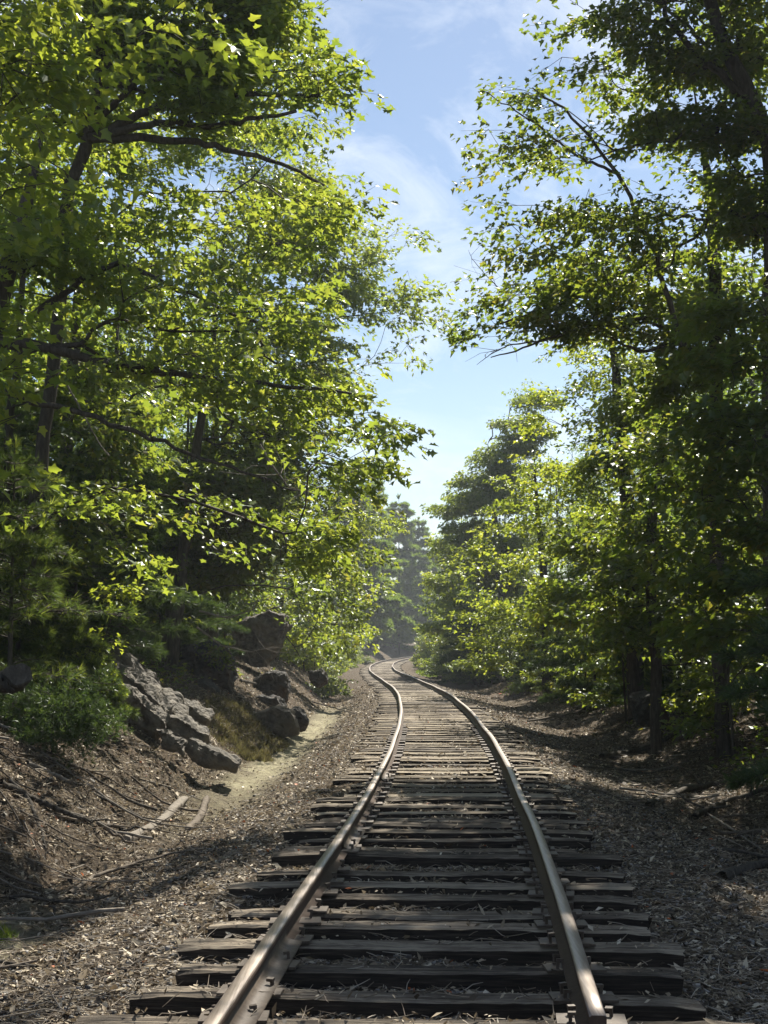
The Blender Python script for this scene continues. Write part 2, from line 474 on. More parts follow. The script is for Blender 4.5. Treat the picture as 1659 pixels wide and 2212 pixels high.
# ------------------------------------------------------------------ sleepers
TIE_Y = [5.62, 6.22, 6.69, 7.28, 7.86, 8.32, 8.71, 9.36, 9.81, 10.32, 11.12, 11.42, 12.0, 12.5, 12.95, 13.4, 13.95, 14.5, 15.1]
TIE_L = [1.30, 1.42, 1.28, 1.18, 1.30, 1.22, 1.17, 0.72, 1.36, 1.25, 1.25, 1.20, 1.15, 1.32, 1.2, 1.1, 1.2, 1.3, 1.3]
TIE_R = [1.25, 1.42, 1.27, 1.25, 1.34, 1.22, 1.27, 1.26, 1.30, 1.30, 1.36, 1.05, 1.2, 1.25, 1.1, 1.3, 1.25, 1.2, 1.3]
while TIE_Y[-1] < 150:
    TIE_Y.append(TIE_Y[-1] + random.uniform(0.46, 0.62))
    TIE_L.append(random.choice([1.2, 1.3, 1.25, 1.35, 1.05])); TIE_R.append(random.choice([1.2, 1.3, 1.25, 1.15, 1.33]))
TIE_W = []

def tie_mesh(seed, hl, hr, w, h=0.17, pale=False, segs=40):
    """weathered timber: notched, split cross-section swept along x"""
    r = np.random.default_rng(seed)
    xs = np.linspace(-hl, hr, segs)
    ny = 11
    ys = np.linspace(-w / 2, w / 2, ny)
    groove = r.random(ny) * 0.014
    sp = r.integers(2, ny - 2); groove[sp] += r.uniform(0.0, 0.035)
    V = []
    for i, x in enumerate(xs):
        e = min(1, min(x + hl, hr - x) / 0.12)
        shift = (vnoise(np.array([x * 1.5]), np.array([seed * 3.1]), 5)[0] - 0.5) * 0.02
        for j, y in enumerate(ys):
            z = -groove[j] * (0.4 + 1.2 * vnoise(x * 2.5, j * 3.3 + seed, 8)) - 0.006 * r.random()
            z -= 0.007 * (abs(y) / (w / 2)) ** 8
            z -= (1 - e) * (0.002 + 0.016 * vnoise(j * 0.9, seed * 1.7, 2))
            z += (vnoise(x * 1.3, seed * 2.3 + 0.5, 6) - 0.5) * 0.018
            xx = x + (0.02 * (r.random() - 0.5) if 0 < i < segs - 1 else (1 if i else -1) * 0.035 * vnoise(j * 1.1, seed, 4))
            V.append((xx, y + shift, z))
        V.append((x, w / 2 + shift - 0.004, -h)); V.append((x, -w / 2 + shift + 0.004, -h))
    k = ny + 2
    F = []
    for i in range(segs - 1):
        for j in range(k):
            jn = (j + 1) % k
            F.append((i * k + j, (i + 1) * k + j, (i + 1) * k + jn, i * k + jn))
    V = np.array(V, dtype=np.float32)
    me = bpy.data.meshes.new('sleeper')
    me.from_pydata(V.tolist(), [], F + [tuple(range(k)), tuple(range((segs - 1) * k, segs * k))[::-1]])
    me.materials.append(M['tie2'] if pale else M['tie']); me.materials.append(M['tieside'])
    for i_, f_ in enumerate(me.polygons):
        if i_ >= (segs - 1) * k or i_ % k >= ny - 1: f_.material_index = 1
    me.update()
    return me

plate_me = bpy.data.meshes.new('tie_plate')
pv = box_pts(0, 0, 0.0, 0.013, 0.145, 0.085)
plate_me.from_pydata([tuple(map(float, v)) for v in pv], [], BOXF)
plate_me.materials.append(M['plate']); plate_me.update()
sv = []; sf = []
for (cx_, cy_, z0, z1, hx, hy) in ((0, 0, -0.02, 0.035, 0.009, 0.009), (0.008, 0, 0.032, 0.046, 0.02, 0.016)):
    b0 = len(sv); hx *= .8; hy *= .8; sv += [tuple(map(float, q)) for q in box_pts(cx_, cy_, z0, z1, hx, hy)]; sf += [tuple(b0 + q for q in f) for f in BOXF]
spike_me = bpy.data.meshes.new('spike'); spike_me.from_pydata(sv, [], sf); spike_me.materials.append(M['plate']); spike_me.update()

ORD = ['first', 'second', 'third', 'fourth', 'fifth', 'sixth', 'seventh', 'eighth', 'ninth', 'tenth', 'eleventh', 'twelfth', 'thirteenth',
       'fourteenth', 'fifteenth', 'sixteenth', 'seventeenth', 'eighteenth', 'nineteenth', 'twentieth']
TIE_LOOK = ['pale cracked timber sleeper cut by the lower photo edge', 'long brown timber sleeper with deep dark front face',
            'broad dark timber sleeper with black front face', 'weathered grey sleeper half sunk in litter at its left end', 'thick dark timber sleeper split along its length',
            'brown sleeper with square dark right end', 'narrow dark sleeper sunk between its neighbours', 'short sleeper barely showing left of the rail',
            'grey sleeper with two pale lengthwise splits', 'dark sleeper with a gnarled grey top']
shared = [tie_mesh(500 + i, 1.27, 1.27, 0.20 + 0.01 * (i % 3), pale=(i % 3 == 0), segs=14) for i in range(6)]
for i, y in enumerate(TIE_Y):
    x = float(xc(y)); s = float(slope(y))
    near = i < 34
    w = random.uniform(0.17, 0.23)
    TIE_W.append(w)
    if i < 12: w = random.uniform(.175, .205)
    if near:
        me = tie_mesh(100 + i, TIE_L[i], TIE_R[i], w, pale=i in (0, 5, 11, 13, 16, 19, 20, 24, 27, 28, 30), segs=44 if i < 12 else 24)
    else:
        me = shared[random.randrange(6)]
    root = empty('railway_sleeper', (x + (0 if near else random.uniform(-0.12, 0.12)), y, random.uniform(-0.008, 0.006) - (0.0 if i < 20 else 0.004)))
    root.rotation_euler = (0, random.uniform(-0.006, 0.006), -math.atan(s) + random.uniform(-0.014, 0.014))
    b = bpy.data.objects.new('beam', me); COL.objects.link(b); b.parent = root
    if i < 10: lab = TIE_LOOK[i] + ', ' + ORD[i] + ' sleeper from the bottom'
    elif i < 20: lab = 'weathered timber sleeper, ' + ORD[i] + ' counted up from the lower edge of the photo'
    elif i < 40: lab = 'timber sleeper in the sunlit middle stretch, twentieth plus ' + ORD[i - 20] + ' counted up the track'
    else: lab = 'timber sleeper far up the track, beyond the fortieth from the lower edge'
    tag(root, lab, 'railway sleeper', 'timber sleepers under the rails')
    if i < 44:
        for sd_ in (-1, 1):
            pl = bpy.data.objects.new('tie_plate', plate_me); COL.objects.link(pl); pl.parent = root
            pl.location = (sd_ * 0.7535 - root.location.x + x, random.uniform(-0.01, 0.01), 0.0)
            pl.rotation_euler = (0, 0, random.uniform(-0.12, 0.12))
            if i < 26:
                for q, (ox, oy, rz) in enumerate(((-0.088, -0.05, 0), (0.088, 0.05, math.pi), (-0.088, 0.045, 0))):
                    k_ = bpy.data.objects.new('spike', spike_me); COL.objects.link(k_); k_.parent = pl
                    k_.location = (ox, oy + random.uniform(-0.01, 0.01), random.uniform(0.0, 0.02)); k_.rotation_euler = (random.uniform(-.15, .15), random.uniform(-.12, .12), rz + random.uniform(-0.3, 0.3))

# ------------------------------------------------------------------ rocks
def rock(name, pts, mat, label, cat='rock', cuts=5, amp=0.05, group=None, seed=0, freq=1.2):
    pts = np.array(pts, float)
    c = pts.mean(0); base = (float(c[0]), float(c[1]), float(pts[:, 2].min()))
    bm = bmesh.new()
    vs = [bm.verts.new(Vector((p - np.array(base)).tolist())) for p in pts]
    r = bmesh.ops.convex_hull(bm, input=vs)
    junk = list({g for g in r.get('geom_interior', []) + r.get('geom_unused', []) if isinstance(g, bmesh.types.BMVert)})
    if junk: bmesh.ops.delete(bm, geom=junk, context='VERTS')
    bmesh.ops.triangulate(bm, faces=bm.faces[:])
    for it in range(cuts):
        bmesh.ops.subdivide_edges(bm, edges=[e for e in bm.edges if e.calc_length() > 0.05], cuts=1, use_grid_fill=True)
        if it < 2:
            bmesh.ops.smooth_vert(bm, verts=bm.verts, factor=0.10, use_axis_x=True, use_axis_y=True, use_axis_z=True)
    bm.normal_update()
    o3 = Vector((seed * 3.1, seed * 1.7, 0))
    for v in bm.verts:
        p = v.co * freq + o3
        d = mnoise.fractal(p * 1.5, 0.75, 2.2, 7) * amp * 1.7 + (abs(mnoise.noise(p * 3.1)) - .3) * amp * 1.7 + (abs(mnoise.noise(p * 9)) - .3) * amp * .5
        q = Vector((v.co.x * 1.2, v.co.y * 1.2, v.co.z * 7 + v.co.x * 2)) + o3
        d += (mnoise.noise(q)) * amp * 0.5
        v.co += v.normal * d
    me = bpy.data.meshes.new(name); bm.to_mesh(me); bm.free()
    me.materials.append(mat)
    o = bpy.data.objects.new(name, me); COL.objects.link(o); o.location = base
    tag(o, label, cat, group)
    return o

def rock_px(outline, Y, depth, mat, label, tilt=0.0, low=0.12, **k):
    """outline corners of a rock at distance Y; a second, shrunken ring behind gives it real depth"""
    f = [P(a, b, Y + tilt * (a - outline[0][0])) for a, b in outline]
    c = np.mean(f, 0)
    pts = list(f)
    for q in f:
        v = c + (q - c) * 0.82; v = v + np.array([0.1 * depth, depth, 0.05 * depth]); pts.append(v)
        v2 = c + (q - c) * 1.02; v2 = v2 + np.array([0.0, depth * 0.5, 0.0]); pts.append(v2)
    for q in f:
        if q[2] < c[2]: pts.append(q + np.array([0, depth * 0.2, -low]))
    return rock('rock', pts, mat, label, **k)

RG = 'rocks on the left bank'
rock_px([(213, 1392), (238, 1400), (285, 1450), (345, 1515), (400, 1552), (385, 1560), (300, 1515), (218, 1450)], 21.0, 0.9, M['rock'], 'pointed grey slab at the top of the leaning outcrop behind the young pine', seed=1, group=RG)
rock_px([(195, 1438), (225, 1430), (300, 1475), (365, 1535), (352, 1550), (240, 1480), (200, 1470)], 20.2, 0.8, M['rock'], 'long sloping grey slab with a sunlit ridge, middle of the leaning outcrop', seed=2, group=RG)
rock_px([(222, 1470), (262, 1486), (345, 1545), (360, 1562), (335, 1582), (270, 1560), (226, 1515)], 19.4, 0.6, M['rock'], 'dark faced block slab at the front of the leaning outcrop', seed=3, group=RG)
rock_px([(345, 1510), (395, 1516), (450, 1552), (440, 1562), (400, 1560), (350, 1545)], 21.8, 0.8, M['rock'], 'flat brown ledge of rock right of the leaning outcrop', seed=4, group=RG)
rock_px([(352, 1548), (390, 1550), (448, 1590), (440, 1606), (395, 1590), (355, 1568)], 20.6, 0.6, M['rock'], 'rounded brown rock under the flat ledge', seed=5, group=RG)
rock_px([(335, 1576), (365, 1580), (400, 1606), (395, 1618), (350, 1600)], 18.9, 0.4, M['rock'], 'small grey rock at the foot of the leaning outcrop', seed=6, group=RG)
rock_px([(395, 1596), (420, 1598), (470, 1630), (512, 1652), (505, 1660), (440, 1640), (400, 1620)], 19.3, 0.45, M['rock'], 'low pointed slab running down to the sandy ditch', seed=7, group=RG)
rock_px([(500, 1352), (545, 1330), (580, 1316), (612, 1330), (617, 1350), (600, 1390), (575, 1434), (540, 1430), (500, 1400)], 40, 1.6, M['rock'], 'big overhanging boulder with a pale sunlit top, above the ditch', cat='boulder', seed=8, group=RG, amp=0.055, freq=0.9)
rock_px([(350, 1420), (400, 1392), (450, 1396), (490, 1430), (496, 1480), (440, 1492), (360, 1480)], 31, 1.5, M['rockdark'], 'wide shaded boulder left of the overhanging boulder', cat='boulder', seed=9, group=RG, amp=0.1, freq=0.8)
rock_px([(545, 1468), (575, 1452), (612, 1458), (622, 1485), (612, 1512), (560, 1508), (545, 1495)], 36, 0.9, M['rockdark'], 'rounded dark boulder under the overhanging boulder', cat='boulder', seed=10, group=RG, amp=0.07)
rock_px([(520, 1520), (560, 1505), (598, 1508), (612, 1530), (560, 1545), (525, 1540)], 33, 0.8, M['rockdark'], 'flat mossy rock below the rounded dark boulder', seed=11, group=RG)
rock_px([(545, 1545), (590, 1528), (625, 1538), (642, 1572), (600, 1580), (550, 1570)], 29, 0.8, M['rock'], 'low grey layered rock at the edge of the sandy ditch', seed=12, group=RG)
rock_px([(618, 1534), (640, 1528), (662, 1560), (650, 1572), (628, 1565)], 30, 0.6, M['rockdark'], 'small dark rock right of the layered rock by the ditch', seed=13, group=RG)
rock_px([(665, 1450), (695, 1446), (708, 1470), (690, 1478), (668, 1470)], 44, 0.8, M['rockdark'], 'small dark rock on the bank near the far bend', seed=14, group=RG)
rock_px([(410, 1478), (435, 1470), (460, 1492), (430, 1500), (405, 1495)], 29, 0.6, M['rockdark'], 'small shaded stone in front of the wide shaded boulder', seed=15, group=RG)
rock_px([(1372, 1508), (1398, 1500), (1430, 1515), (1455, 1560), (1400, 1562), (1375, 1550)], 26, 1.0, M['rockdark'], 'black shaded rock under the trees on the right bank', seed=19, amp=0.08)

# ------------------------------------------------------------------ tubes
def tube(pts, rad, k=6):
    pts = np.asarray(pts, float); rad = np.asarray(rad, float)
    t = norm(np.gradient(pts, axis=0))
    ref = np.array([0.31, 0.17, 0.93])
    a = norm(np.cross(t, ref)); b = np.cross(t, a)
    th = np.linspace(0, 2 * np.pi, k, endpoint=False)
    V = pts[:, None] + rad[:, None, None] * (np.cos(th)[None, :, None] * a[:, None] + np.sin(th)[None, :, None] * b[:, None])
    m = len(pts)
    i = np.arange(m - 1)[:, None] * k; j = np.arange(k)[None]; jn = (j + 1) % k
    F = np.stack([i + j, i + jn, i + k + jn, i + k + j], -1).reshape(-1, 4)
    return V.reshape(-1, 3), F

class MB:
    def __init__(s): s.V = []; s.F = []; s.n = 0
    def add(s, V, F):
        s.V.append(V); s.F.append(F + s.n); s.n += len(V)
    def out(s): return np.concatenate(s.V), np.concatenate(s.F)

def prisms(A, B, ra, rb, k=3):
    """thin k-sided twigs, vectorised; A,B (n,3)"""
    d = norm(B - A); ref = np.array([0.31, 0.17, 0.93])
    a = norm(np.cross(d, ref)); b = np.cross(d, a)
    th = np.linspace(0, 2 * np.pi, k, endpoint=False)
    ring = np.cos(th)[None, :, None] * a[:, None] + np.sin(th)[None, :, None] * b[:, None]
    ra = np.broadcast_to(np.asarray(ra, float), (len(A),)); rb = np.broadcast_to(np.asarray(rb, float), (len(A),))
    V = np.concatenate([A[:, None] + ring * ra[:, None, None], B[:, None] + ring * rb[:, None, None]], 1)
    i = np.arange(len(A))[:, None] * 2 * k; j = np.arange(k)[None]; jn = (j + 1) % k
    F = np.stack([i + j, i + jn, i + k + jn, i + k + j], -1).reshape(-1, 4)
    return V.reshape(-1, 3), F

# ------------------------------------------------------------------ leaves
def leaf_template(kind):
    if kind == 'maple':
        h = [(0, 0), (0.33, 0.04), (0.27, 0.24), (0.52, 0.52), (0.25, 0.60), (0, 1.0)]
        tri = [(0, 1, 2), (2, 3, 4), (0, 2, 4), (0, 4, 5)]
    elif kind == 'oak':
        h = [(0, 0), (0.10, 0.16), (0.34, 0.26), (0.13, 0.42), (0.42, 0.60), (0.15, 0.72), (0, 1.0)]
        tri = [(1, 2, 3), (3, 4, 5), (0, 1, 3), (0, 3, 5), (0, 5, 6)]
    elif kind == 'oval':
        h = [(0, 0), (0.30, 0.42), (0, 1.0)]
        tri = [(0, 1, 2)]
    V = []; idx = {}
    F = []
    for s in (1, -1):
        ids = []
        for i, (x, y) in enumerate(h):
            key = (i, 0 if x == 0 else s)
            if key not in idx:
                idx[key] = len(V); V.append((s * x, y, 0.30 * x - 0.22 * y * y))
            ids.append(idx[key])
        for a, b, c in tri:
            F.append((ids[a], ids[b], ids[c]) if s == 1 else (ids[a], ids[c], ids[b]))
    return np.array(V), np.array(F)
LT = {k: leaf_template(k) for k in ('maple', 'oak', 'oval')}

def place_leaves(kind, pos, ydir, nrm, size, rnd):
    T, F = LT[kind]
    y = norm(ydir); x = norm(np.cross(y, nrm)); z = np.cross(x, y)
    n = len(pos); k = len(T)
    wx = rng.uniform(.72, 1.12, (n, 1, 1)); cz = rng.uniform(-.6, 2.4, (n, 1, 1))       # every leaf is curled and cupped its own way
    Tx = T[None, :, 0:1] * wx + rng.normal(size=(n, 1, 1)) * .12 * T[None, :, 1:2] ** 2
    V = pos[:, None] + size[:, None, None] * (Tx * x[:, None] + T[None, :, 1:2] * y[:, None] + T[None, :, 2:3] * cz * z[:, None])
    FF = (F[None] + (np.arange(n) * k)[:, None, None]).reshape(-1, 3)
    return V.reshape(-1, 3), FF, np.repeat(rnd, k)

def needle_tufts(pos, d, size, rnd, per=14, width=0.03, spread=0.9):
    """bundles of thin needles fanned round direction d"""
    n = len(pos)
    dd = norm(d[:, None] + (rng.random((n, per, 3)) - 0.5) * 2 * spread)
    L = size[:, None] * rng.uniform(0.7, 1.1, (n, per))
    side = norm(np.cross(dd, rng.normal(size=(n, per, 3))))
    A = pos[:, None] + dd * 0.02
    w = (width * L)[..., None]
    V = np.stack([A - side * w, A + side * w, A + dd * L[..., None]], 2).reshape(-1, 3)
    F = np.arange(n * per * 3).reshape(-1, 3)
    return V, F, np.repeat(rnd, per * 3)

# places on the ground the sun reaches in the photograph: the crowns are thin along the line from there to the sun
LIT = [(-2.3, 27, 1.5, 9, .93), (1.0, 26, 2.3, 7.5, .9), (-3.0, 18.5, 1.5, 4.5, .9), (-1.9, 9.6, 1.2, 3.2, .8), (-.3, 6.0, 1.7, .75, .85),
       (4.0, 18.5, 1.2, 1.6, .85), (2.3, 12.6, .28, 1.9, .9), (0.3, 55, 4.5, 20, .75), (0, 95, 5, 25, .75), (-2.8, 9.8, 1.4, 2.4, .97),
       (0.3, 8.2, .5, .35, .85), (0.35, 14.4, .9, .5, .8), (0.9, 17.3, 1.6, .6, .85), (0.9, 7.4, .5, .35, .9), (-.95, 7.6, .6, 1.7, .92), (.1, 9.0, .6, .25, .9), (1.5, 6.1, .7, .3, .9), (-.5, 10.8, .6, .5, .85), (1.3, 12.8, .9, .5, .85), (1.25, 9.7, .35, .5, .9), (-3.2, 13.2, .9, 1.3, .85), (-3.6, 15.5, .8, 2, .85), (1.9, 21, 1.2, 2.5, .9)]
LITP = [((560, 760, 15), .8), ((400, 600, 15), .7), ((300, 720, 15.2), .6), ((640, 560, 15.5), .6), ((740, 870, 15), .8), ((790, 950, 15), .6), ((560, 640, 15), .8), ((700, 1110, 15), .6), ((640, 730, 15), .7), ((640, 1220, 16), .6), ((480, 700, 15), .7), ((560, 870, 15), .5),
        ((680, 200, 17), .7), ((600, 90, 17.5), .7), ((650, 330, 17), .5), ((700, 450, 17), .5), ((380, 520, 17.5), .6), ((330, 90, 10), .45), ((480, 150, 10), .35), ((130, 60, 10), .45), ((130, 350, 9.6), .45), ((40, 1030, 10), .25),
        ((1350, 620, 22), .6), ((1200, 330, 20), .5), ((1250, 200, 20), .4), ((1180, 880, 32), .9), ((1150, 1000, 32), .8), ((1250, 1050, 32), .7), ((1050, 1150, 46), 1.2), ((1020, 1290, 46), 1.2), ((740, 1390, 44), .9), ((860, 620, 38), .8), ((780, 1100, 30), .8),
        ((250, 1280, 18), .45), ((100, 1450, 15), .7), ((120, 1590, 13), .5), ((1480, 1235, 16.3), .25), ((1260, 720, 22), .4), ((1400, 1000, 25), .4)]
LITP = [(P(*a), b) for a, b in LITP]
def sun_cull(p):
    """probability test: True = keep"""
    g = p - SUNV[None] * (p[:, 2] / SUNV[2])[:, None]
    pr = np.zeros(len(p))
    for (cx, cy_, rx, ry, q) in LIT:
        d = ((g[:, 0] - cx) / rx) ** 2 + ((g[:, 1] - cy_) / ry) ** 2
        pr = np.maximum(pr, (1 - (1 - q) ** 2) * (d < 1.0))
    # fine dapple
    pr = np.maximum(pr, 0.9 * (fbm(g[:, 0] * 1.3, g[:, 1] * 0.8, 61) > 0.05))
    pf = np.zeros(len(p))
    for pt, r in LITP:
        v = p - pt
        al = v @ SUNV
        pe = np.linalg.norm(v - al[:, None] * SUNV, axis=1)
        pf = np.maximum(pf, .82 * ((al > r * .7) & (pe < r)))
    # crowns high above the corridor are thin; the lower ones keep most of their leaves
    dark = ((g[:, 0] - 3.7) / 2.1) ** 2 + ((g[:, 1] - 9.5) / 4.5) ** 2 < 1
    dark |= ((g[:, 0] - 4.5) / 1.8) ** 2 + ((g[:, 1] - 30) / 10) ** 2 < 1
    pr[dark] = 0
    high = p[:, 2] > CAM_Z + 0.455 * p[:, 1]
    pr = np.where(high, np.maximum(pf, np.where(dark, 0, np.maximum(pr, .35))), np.maximum(pr * .8, pf * .85))
    return rng.random(len(p)) > pr

DM = 1.8
def skeleton(trunk, tips, zmin):
    """trunk: list of (xyz, r). returns nodes, parents, paths"""
    N = []; Rf = []
    tp = np.array([t[0] for t in trunk], float); tr = np.array([t[1] for t in trunk], float)
    seg = np.linalg.norm(np.diff(tp, axis=0), axis=1); cum = np.concatenate([[0], np.cumsum(seg)])
    m = max(6, int(cum[-1] / 0.45)); s = np.linspace(0, cum[-1], m)
    tn = np.stack([np.interp(s, cum, tp[:, i]) for i in range(3)], -1)
    tn[1:-1] += (rng.random((m - 2, 3)) - 0.5) * 0.06
    trr = np.interp(s, cum, tr)
    cap = m + len(tips) * 14 + 10
    pos = np.zeros((cap, 3)); par = np.full(cap, -1); plen = np.zeros(cap); dirv = np.zeros((cap, 3)); rmin = np.zeros(cap); ok = np.zeros(cap, bool)
    pos[:m] = tn; par[1:m] = np.arange(m - 1); rmin[:m] = trr; ok[:m] = tn[:, 2] > zmin
    ok[0] = False
    if not ok[:m].any(): ok[m - 1] = True
    dirv[:m] = norm(np.gradient(tn, axis=0))
    n = m
    dist = np.min(np.linalg.norm(tips[:, None] - tn[None], axis=2), axis=1)
    paths = [list(range(m))]
    ends = []
    for ti in np.argsort(dist):
        t = tips[ti]
        dv = t[None] - pos[:n]
        dd = np.linalg.norm(dv, axis=1)
        ang = 1 - np.sum(dv * dirv[:n], axis=1) / np.maximum(dd, 1e-6)
        cost = dd * (1 + 0.22 * ang) + 0.18 * plen[:n] + 0.9 * np.maximum(0, pos[:n, 2] - t[2])
        cost[~ok[:n]] = 1e9
        a = int(np.argmin(cost)); L = dd[a]
        k = int(min(12, max(2, L / 0.35)))
        u = np.linspace(0, 1, k + 1)[1:, None]
        c1 = pos[a] + norm(dirv[a] * 0.5 + norm(t - pos[a]) * 0.8) * L * 0.45
        q = (1 - u) ** 2 * pos[a] + 2 * u * (1 - u) * c1 + u ** 2 * t
        if k > 2: q[:-1] += (rng.random((k - 1, 3)) - 0.5) * 0.05 * min(1, L)
        ids = list(range(n, n + k))
        pos[n:n + k] = q; par[n] = a; par[n + 1:n + k] = ids[:-1]
        prev = np.concatenate([pos[a][None], q[:-1]]); sl = np.linalg.norm(q - prev, axis=1)
        plen[n:n + k] = plen[a] + np.cumsum(sl); dirv[n:n + k] = norm(q - prev); ok[n:n + k] = True
        n += k
        paths.append([a] + ids); ends.append((ti, n - 1))
    return pos[:n], par[:n], rmin[:n], paths, ends

def make_tree(name, label, cat, trunk, blobs, leaf, mat, size=0.12, dens=12, per=22, L=0.55, group=None, flat=0.35, zmin=1.5, cull=True, r0=0.0042,
              bark=None, tufts=False, extra=None, shell=0.45, droop=0.12):
    base = trunk[0][0]
    trunk = list(trunk[:-1]) + [(trunk[-1][0], min(trunk[-1][1], .012))]
    root = empty(name, base)
    tips = []
    for (c, rx, ry, rz, *dm) in blobs:
        n = max(3, int(DM * dens * (dm[0] if dm else 1) * 4.19 * rx * ry * rz))
        R3 = np.array([rx, ry, rz])
        K = max(3, int(n / (16 if rx < .8 else 26)))                      # boughs: flat clusters of sprays inside the envelope
        ctr = norm(rng.normal(size=(K, 3))) * (rng.random(K) ** shell)[:, None] * .88
        q = ctr[rng.integers(0, K, n)]
        sg_ = min(.42, .30 / max(rx, .3) + .10)
        v = q + rng.normal(size=(n, 3)) * np.array([sg_, sg_, sg_ * .42]) * .8
        ln = np.linalg.norm(v, axis=1); v = v / np.maximum(1, ln)[:, None]
        loose = norm(rng.normal(size=(n, 3))) * (rng.random(n) ** shell)[:, None]
        v = np.where((rng.random(n) < .2)[:, None], loose, v)
        tips.append(np.array(c) + v * R3)
    tips = np.concatenate(tips)
    tips = tips[tips[:, 2] > 0.3]
    if cull: tips = tips[sun_cull(tips)]
    n = len(tips)
    tz = np.array([t[0] for t in trunk])
    ax = np.stack([np.interp(tips[:, 2], tz[:, 2], tz[:, i]) for i in (0, 1)], -1)
    out = tips.copy(); out[:, :2] -= ax; out[:, 2] = 0
    D = norm(norm(out) + rng.normal(size=(n, 3)) * np.array([0.6, 0.6, 0.28]) + np.array([0, 0, 0.05]))
    Ls = L * rng.uniform(0.6, 1.25, n)
    start = tips - D * (Ls * 0.5)[:, None]
    pos, par, rmin, paths, ends = skeleton(trunk, start, zmin)
    cnt = np.zeros(len(pos))
    for ti, e in ends: cnt[e] += 1
    for i in range(len(pos) - 1, 0, -1): cnt[par[i]] += cnt[i]
    rad = np.maximum(r0 * np.sqrt(cnt / DM + 0.3), 0.003)
    rad = np.minimum(rad, np.max(rmin[rmin > 0]) * .45)
    rad = np.where(rmin > 0, rmin, rad)
    mb = MB()
    for pi, ids in enumerate(paths):
        r = rad[ids].copy()
        if pi > 0: r[0] = min(r[0], r[1] * 1.3)
        mb.add(*tube(pos[ids], r, 8 if pi == 0 else (5 if r[1] > 0.02 else 3)))
    # twigs of each spray
    e = start + D * (Ls * 0.9)[:, None] + np.array([0, 0, -droop * 0.3])
    mb.add(*prisms(start, e, 0.0045, 0.0015))
    lat = norm(np.cross(D, np.array([0, 0, 1.0])))
    if extra: extra(mb)
    V, F = mb.out()
    mesh_np('trunk', V, F, bark or M['bark'], root, smooth=True)
    # leaves
    m = per
    t = rng.random((n, m)) ** 0.8
    sgn = rng.choice([-1, 1], (n, m))
    w = (0.10 + 0.30 * np.sin(np.pi * np.clip(t, 0.1, 0.95))) * rng.random((n, m)) * Ls[:, None] / 0.55 * 1.1
    tone = rng.random(n)
    pos_l = (start[:, None] + D[:, None] * (Ls[:, None] * t * 1.05)[..., None] + lat[:, None] * (sgn * w)[..., None]
             + rng.normal(size=(n, m, 3)) * np.array([0.03, 0.03, 0.055]) + np.array([0, 0, -1.0]) * (droop * (t ** 2 + w))[..., None]).reshape(-1, 3)
    if tufts:
        dd = norm(D[:, None] * 0.9 + lat[:, None] * (sgn * 0.8)[..., None] + rng.normal(size=(n, m, 3)) * 0.3 + np.array([0, 0, 0.15])).reshape(-1, 3)
        rn = np.clip(np.repeat(tone, m) * 0.6 + rng.random(n * m) * 0.4, 0, 1)
        V, F, r_ = needle_tufts(pos_l, dd, size * rng.uniform(0.7, 1.2, n * m), rn, per=tufts[0], width=tufts[1])
    else:
        yd = (D[:, None] * 0.7 + lat[:, None] * (sgn * 0.8)[..., None] + rng.normal(size=(n, m, 3)) * 0.4 + np.array([0, 0, -0.25])).reshape(-1, 3)
        nr = (np.array([0, 0, 1.0]) + rng.normal(size=(n * m, 3)) * flat)
        rn = np.clip(np.repeat(tone, m) * 0.45 + rng.random(n * m) * 0.55, 0, 1)
        V, F, r_ = place_leaves(leaf, pos_l, yd, nr, size * rng.uniform(0.6, 1.15, n * m), rn)
    mesh_np('crown', V, F, mat, root, rnd=r_)
    tag(root, label, cat, group)
    return root

def B(px, py, Y, rx, ry=None, rz=None, d=1.0):
    ry = ry if ry is not None else rx * 1.2
    rz = rz if rz is not None else rx * 0.8
    return (P(px, py, Y), rx, ry, rz, d)

def G(x, y):
    return np.array([x, y, float(terr(x, y))])

# ------------------------------------------------------------------ named trees beside the track
LEFT = 'trees on the left of the track'
RIGHT = 'trees on the right of the track'

# near red maple, its boughs reach into the top left corner
g0 = G(-4.9, 10.4)
make_tree('maple_tree', 'nearest maple with large bright yellow green leaves in the upper left corner', 'tree',
    [(g0, .16), ((-4.8, 10.4, 3), .14), ((-4.6, 10.3, 6), .11), ((-4.3, 10.1, 9), .07), ((-4.1, 10, 11), .04)],
    [B(90, 50, 10, .75, .7, .28), B(330, 20, 10.2, .7, .6, .25), B(470, 130, 10, .42, .5, .17, 1.3), B(330, 110, 10.3, .5, .5, .2), B(200, 170, 10, .4, .5, .2),
     B(60, 330, 9.6, .55, .5, .3), B(150, 350, 9.6, .3, .4, .2), B(20, 200, 10, .5, .5, .3), B(-120, 120, 10, 1.2, 1, .6), B(-250, 400, 10.3, 1.2, 1, .7), B(40, 470, 9.8, .35, .4, .12, .7),
     B(30, 1010, 10, .35, .3, .1, 1.2), B(-120, 800, 10, .8, .7, .5), B(-60, -250, 10.5, 1.6, 1.4, .9), B(250, -250, 10.5, 1.1, 1.2, .6), B(20, 650, 10.2, .35, .4, .2)],
    'maple', M['maple'], size=0.102, dens=20, per=24, L=0.55, flat=0.42, zmin=2.5, group=LEFT, droop=0.2)

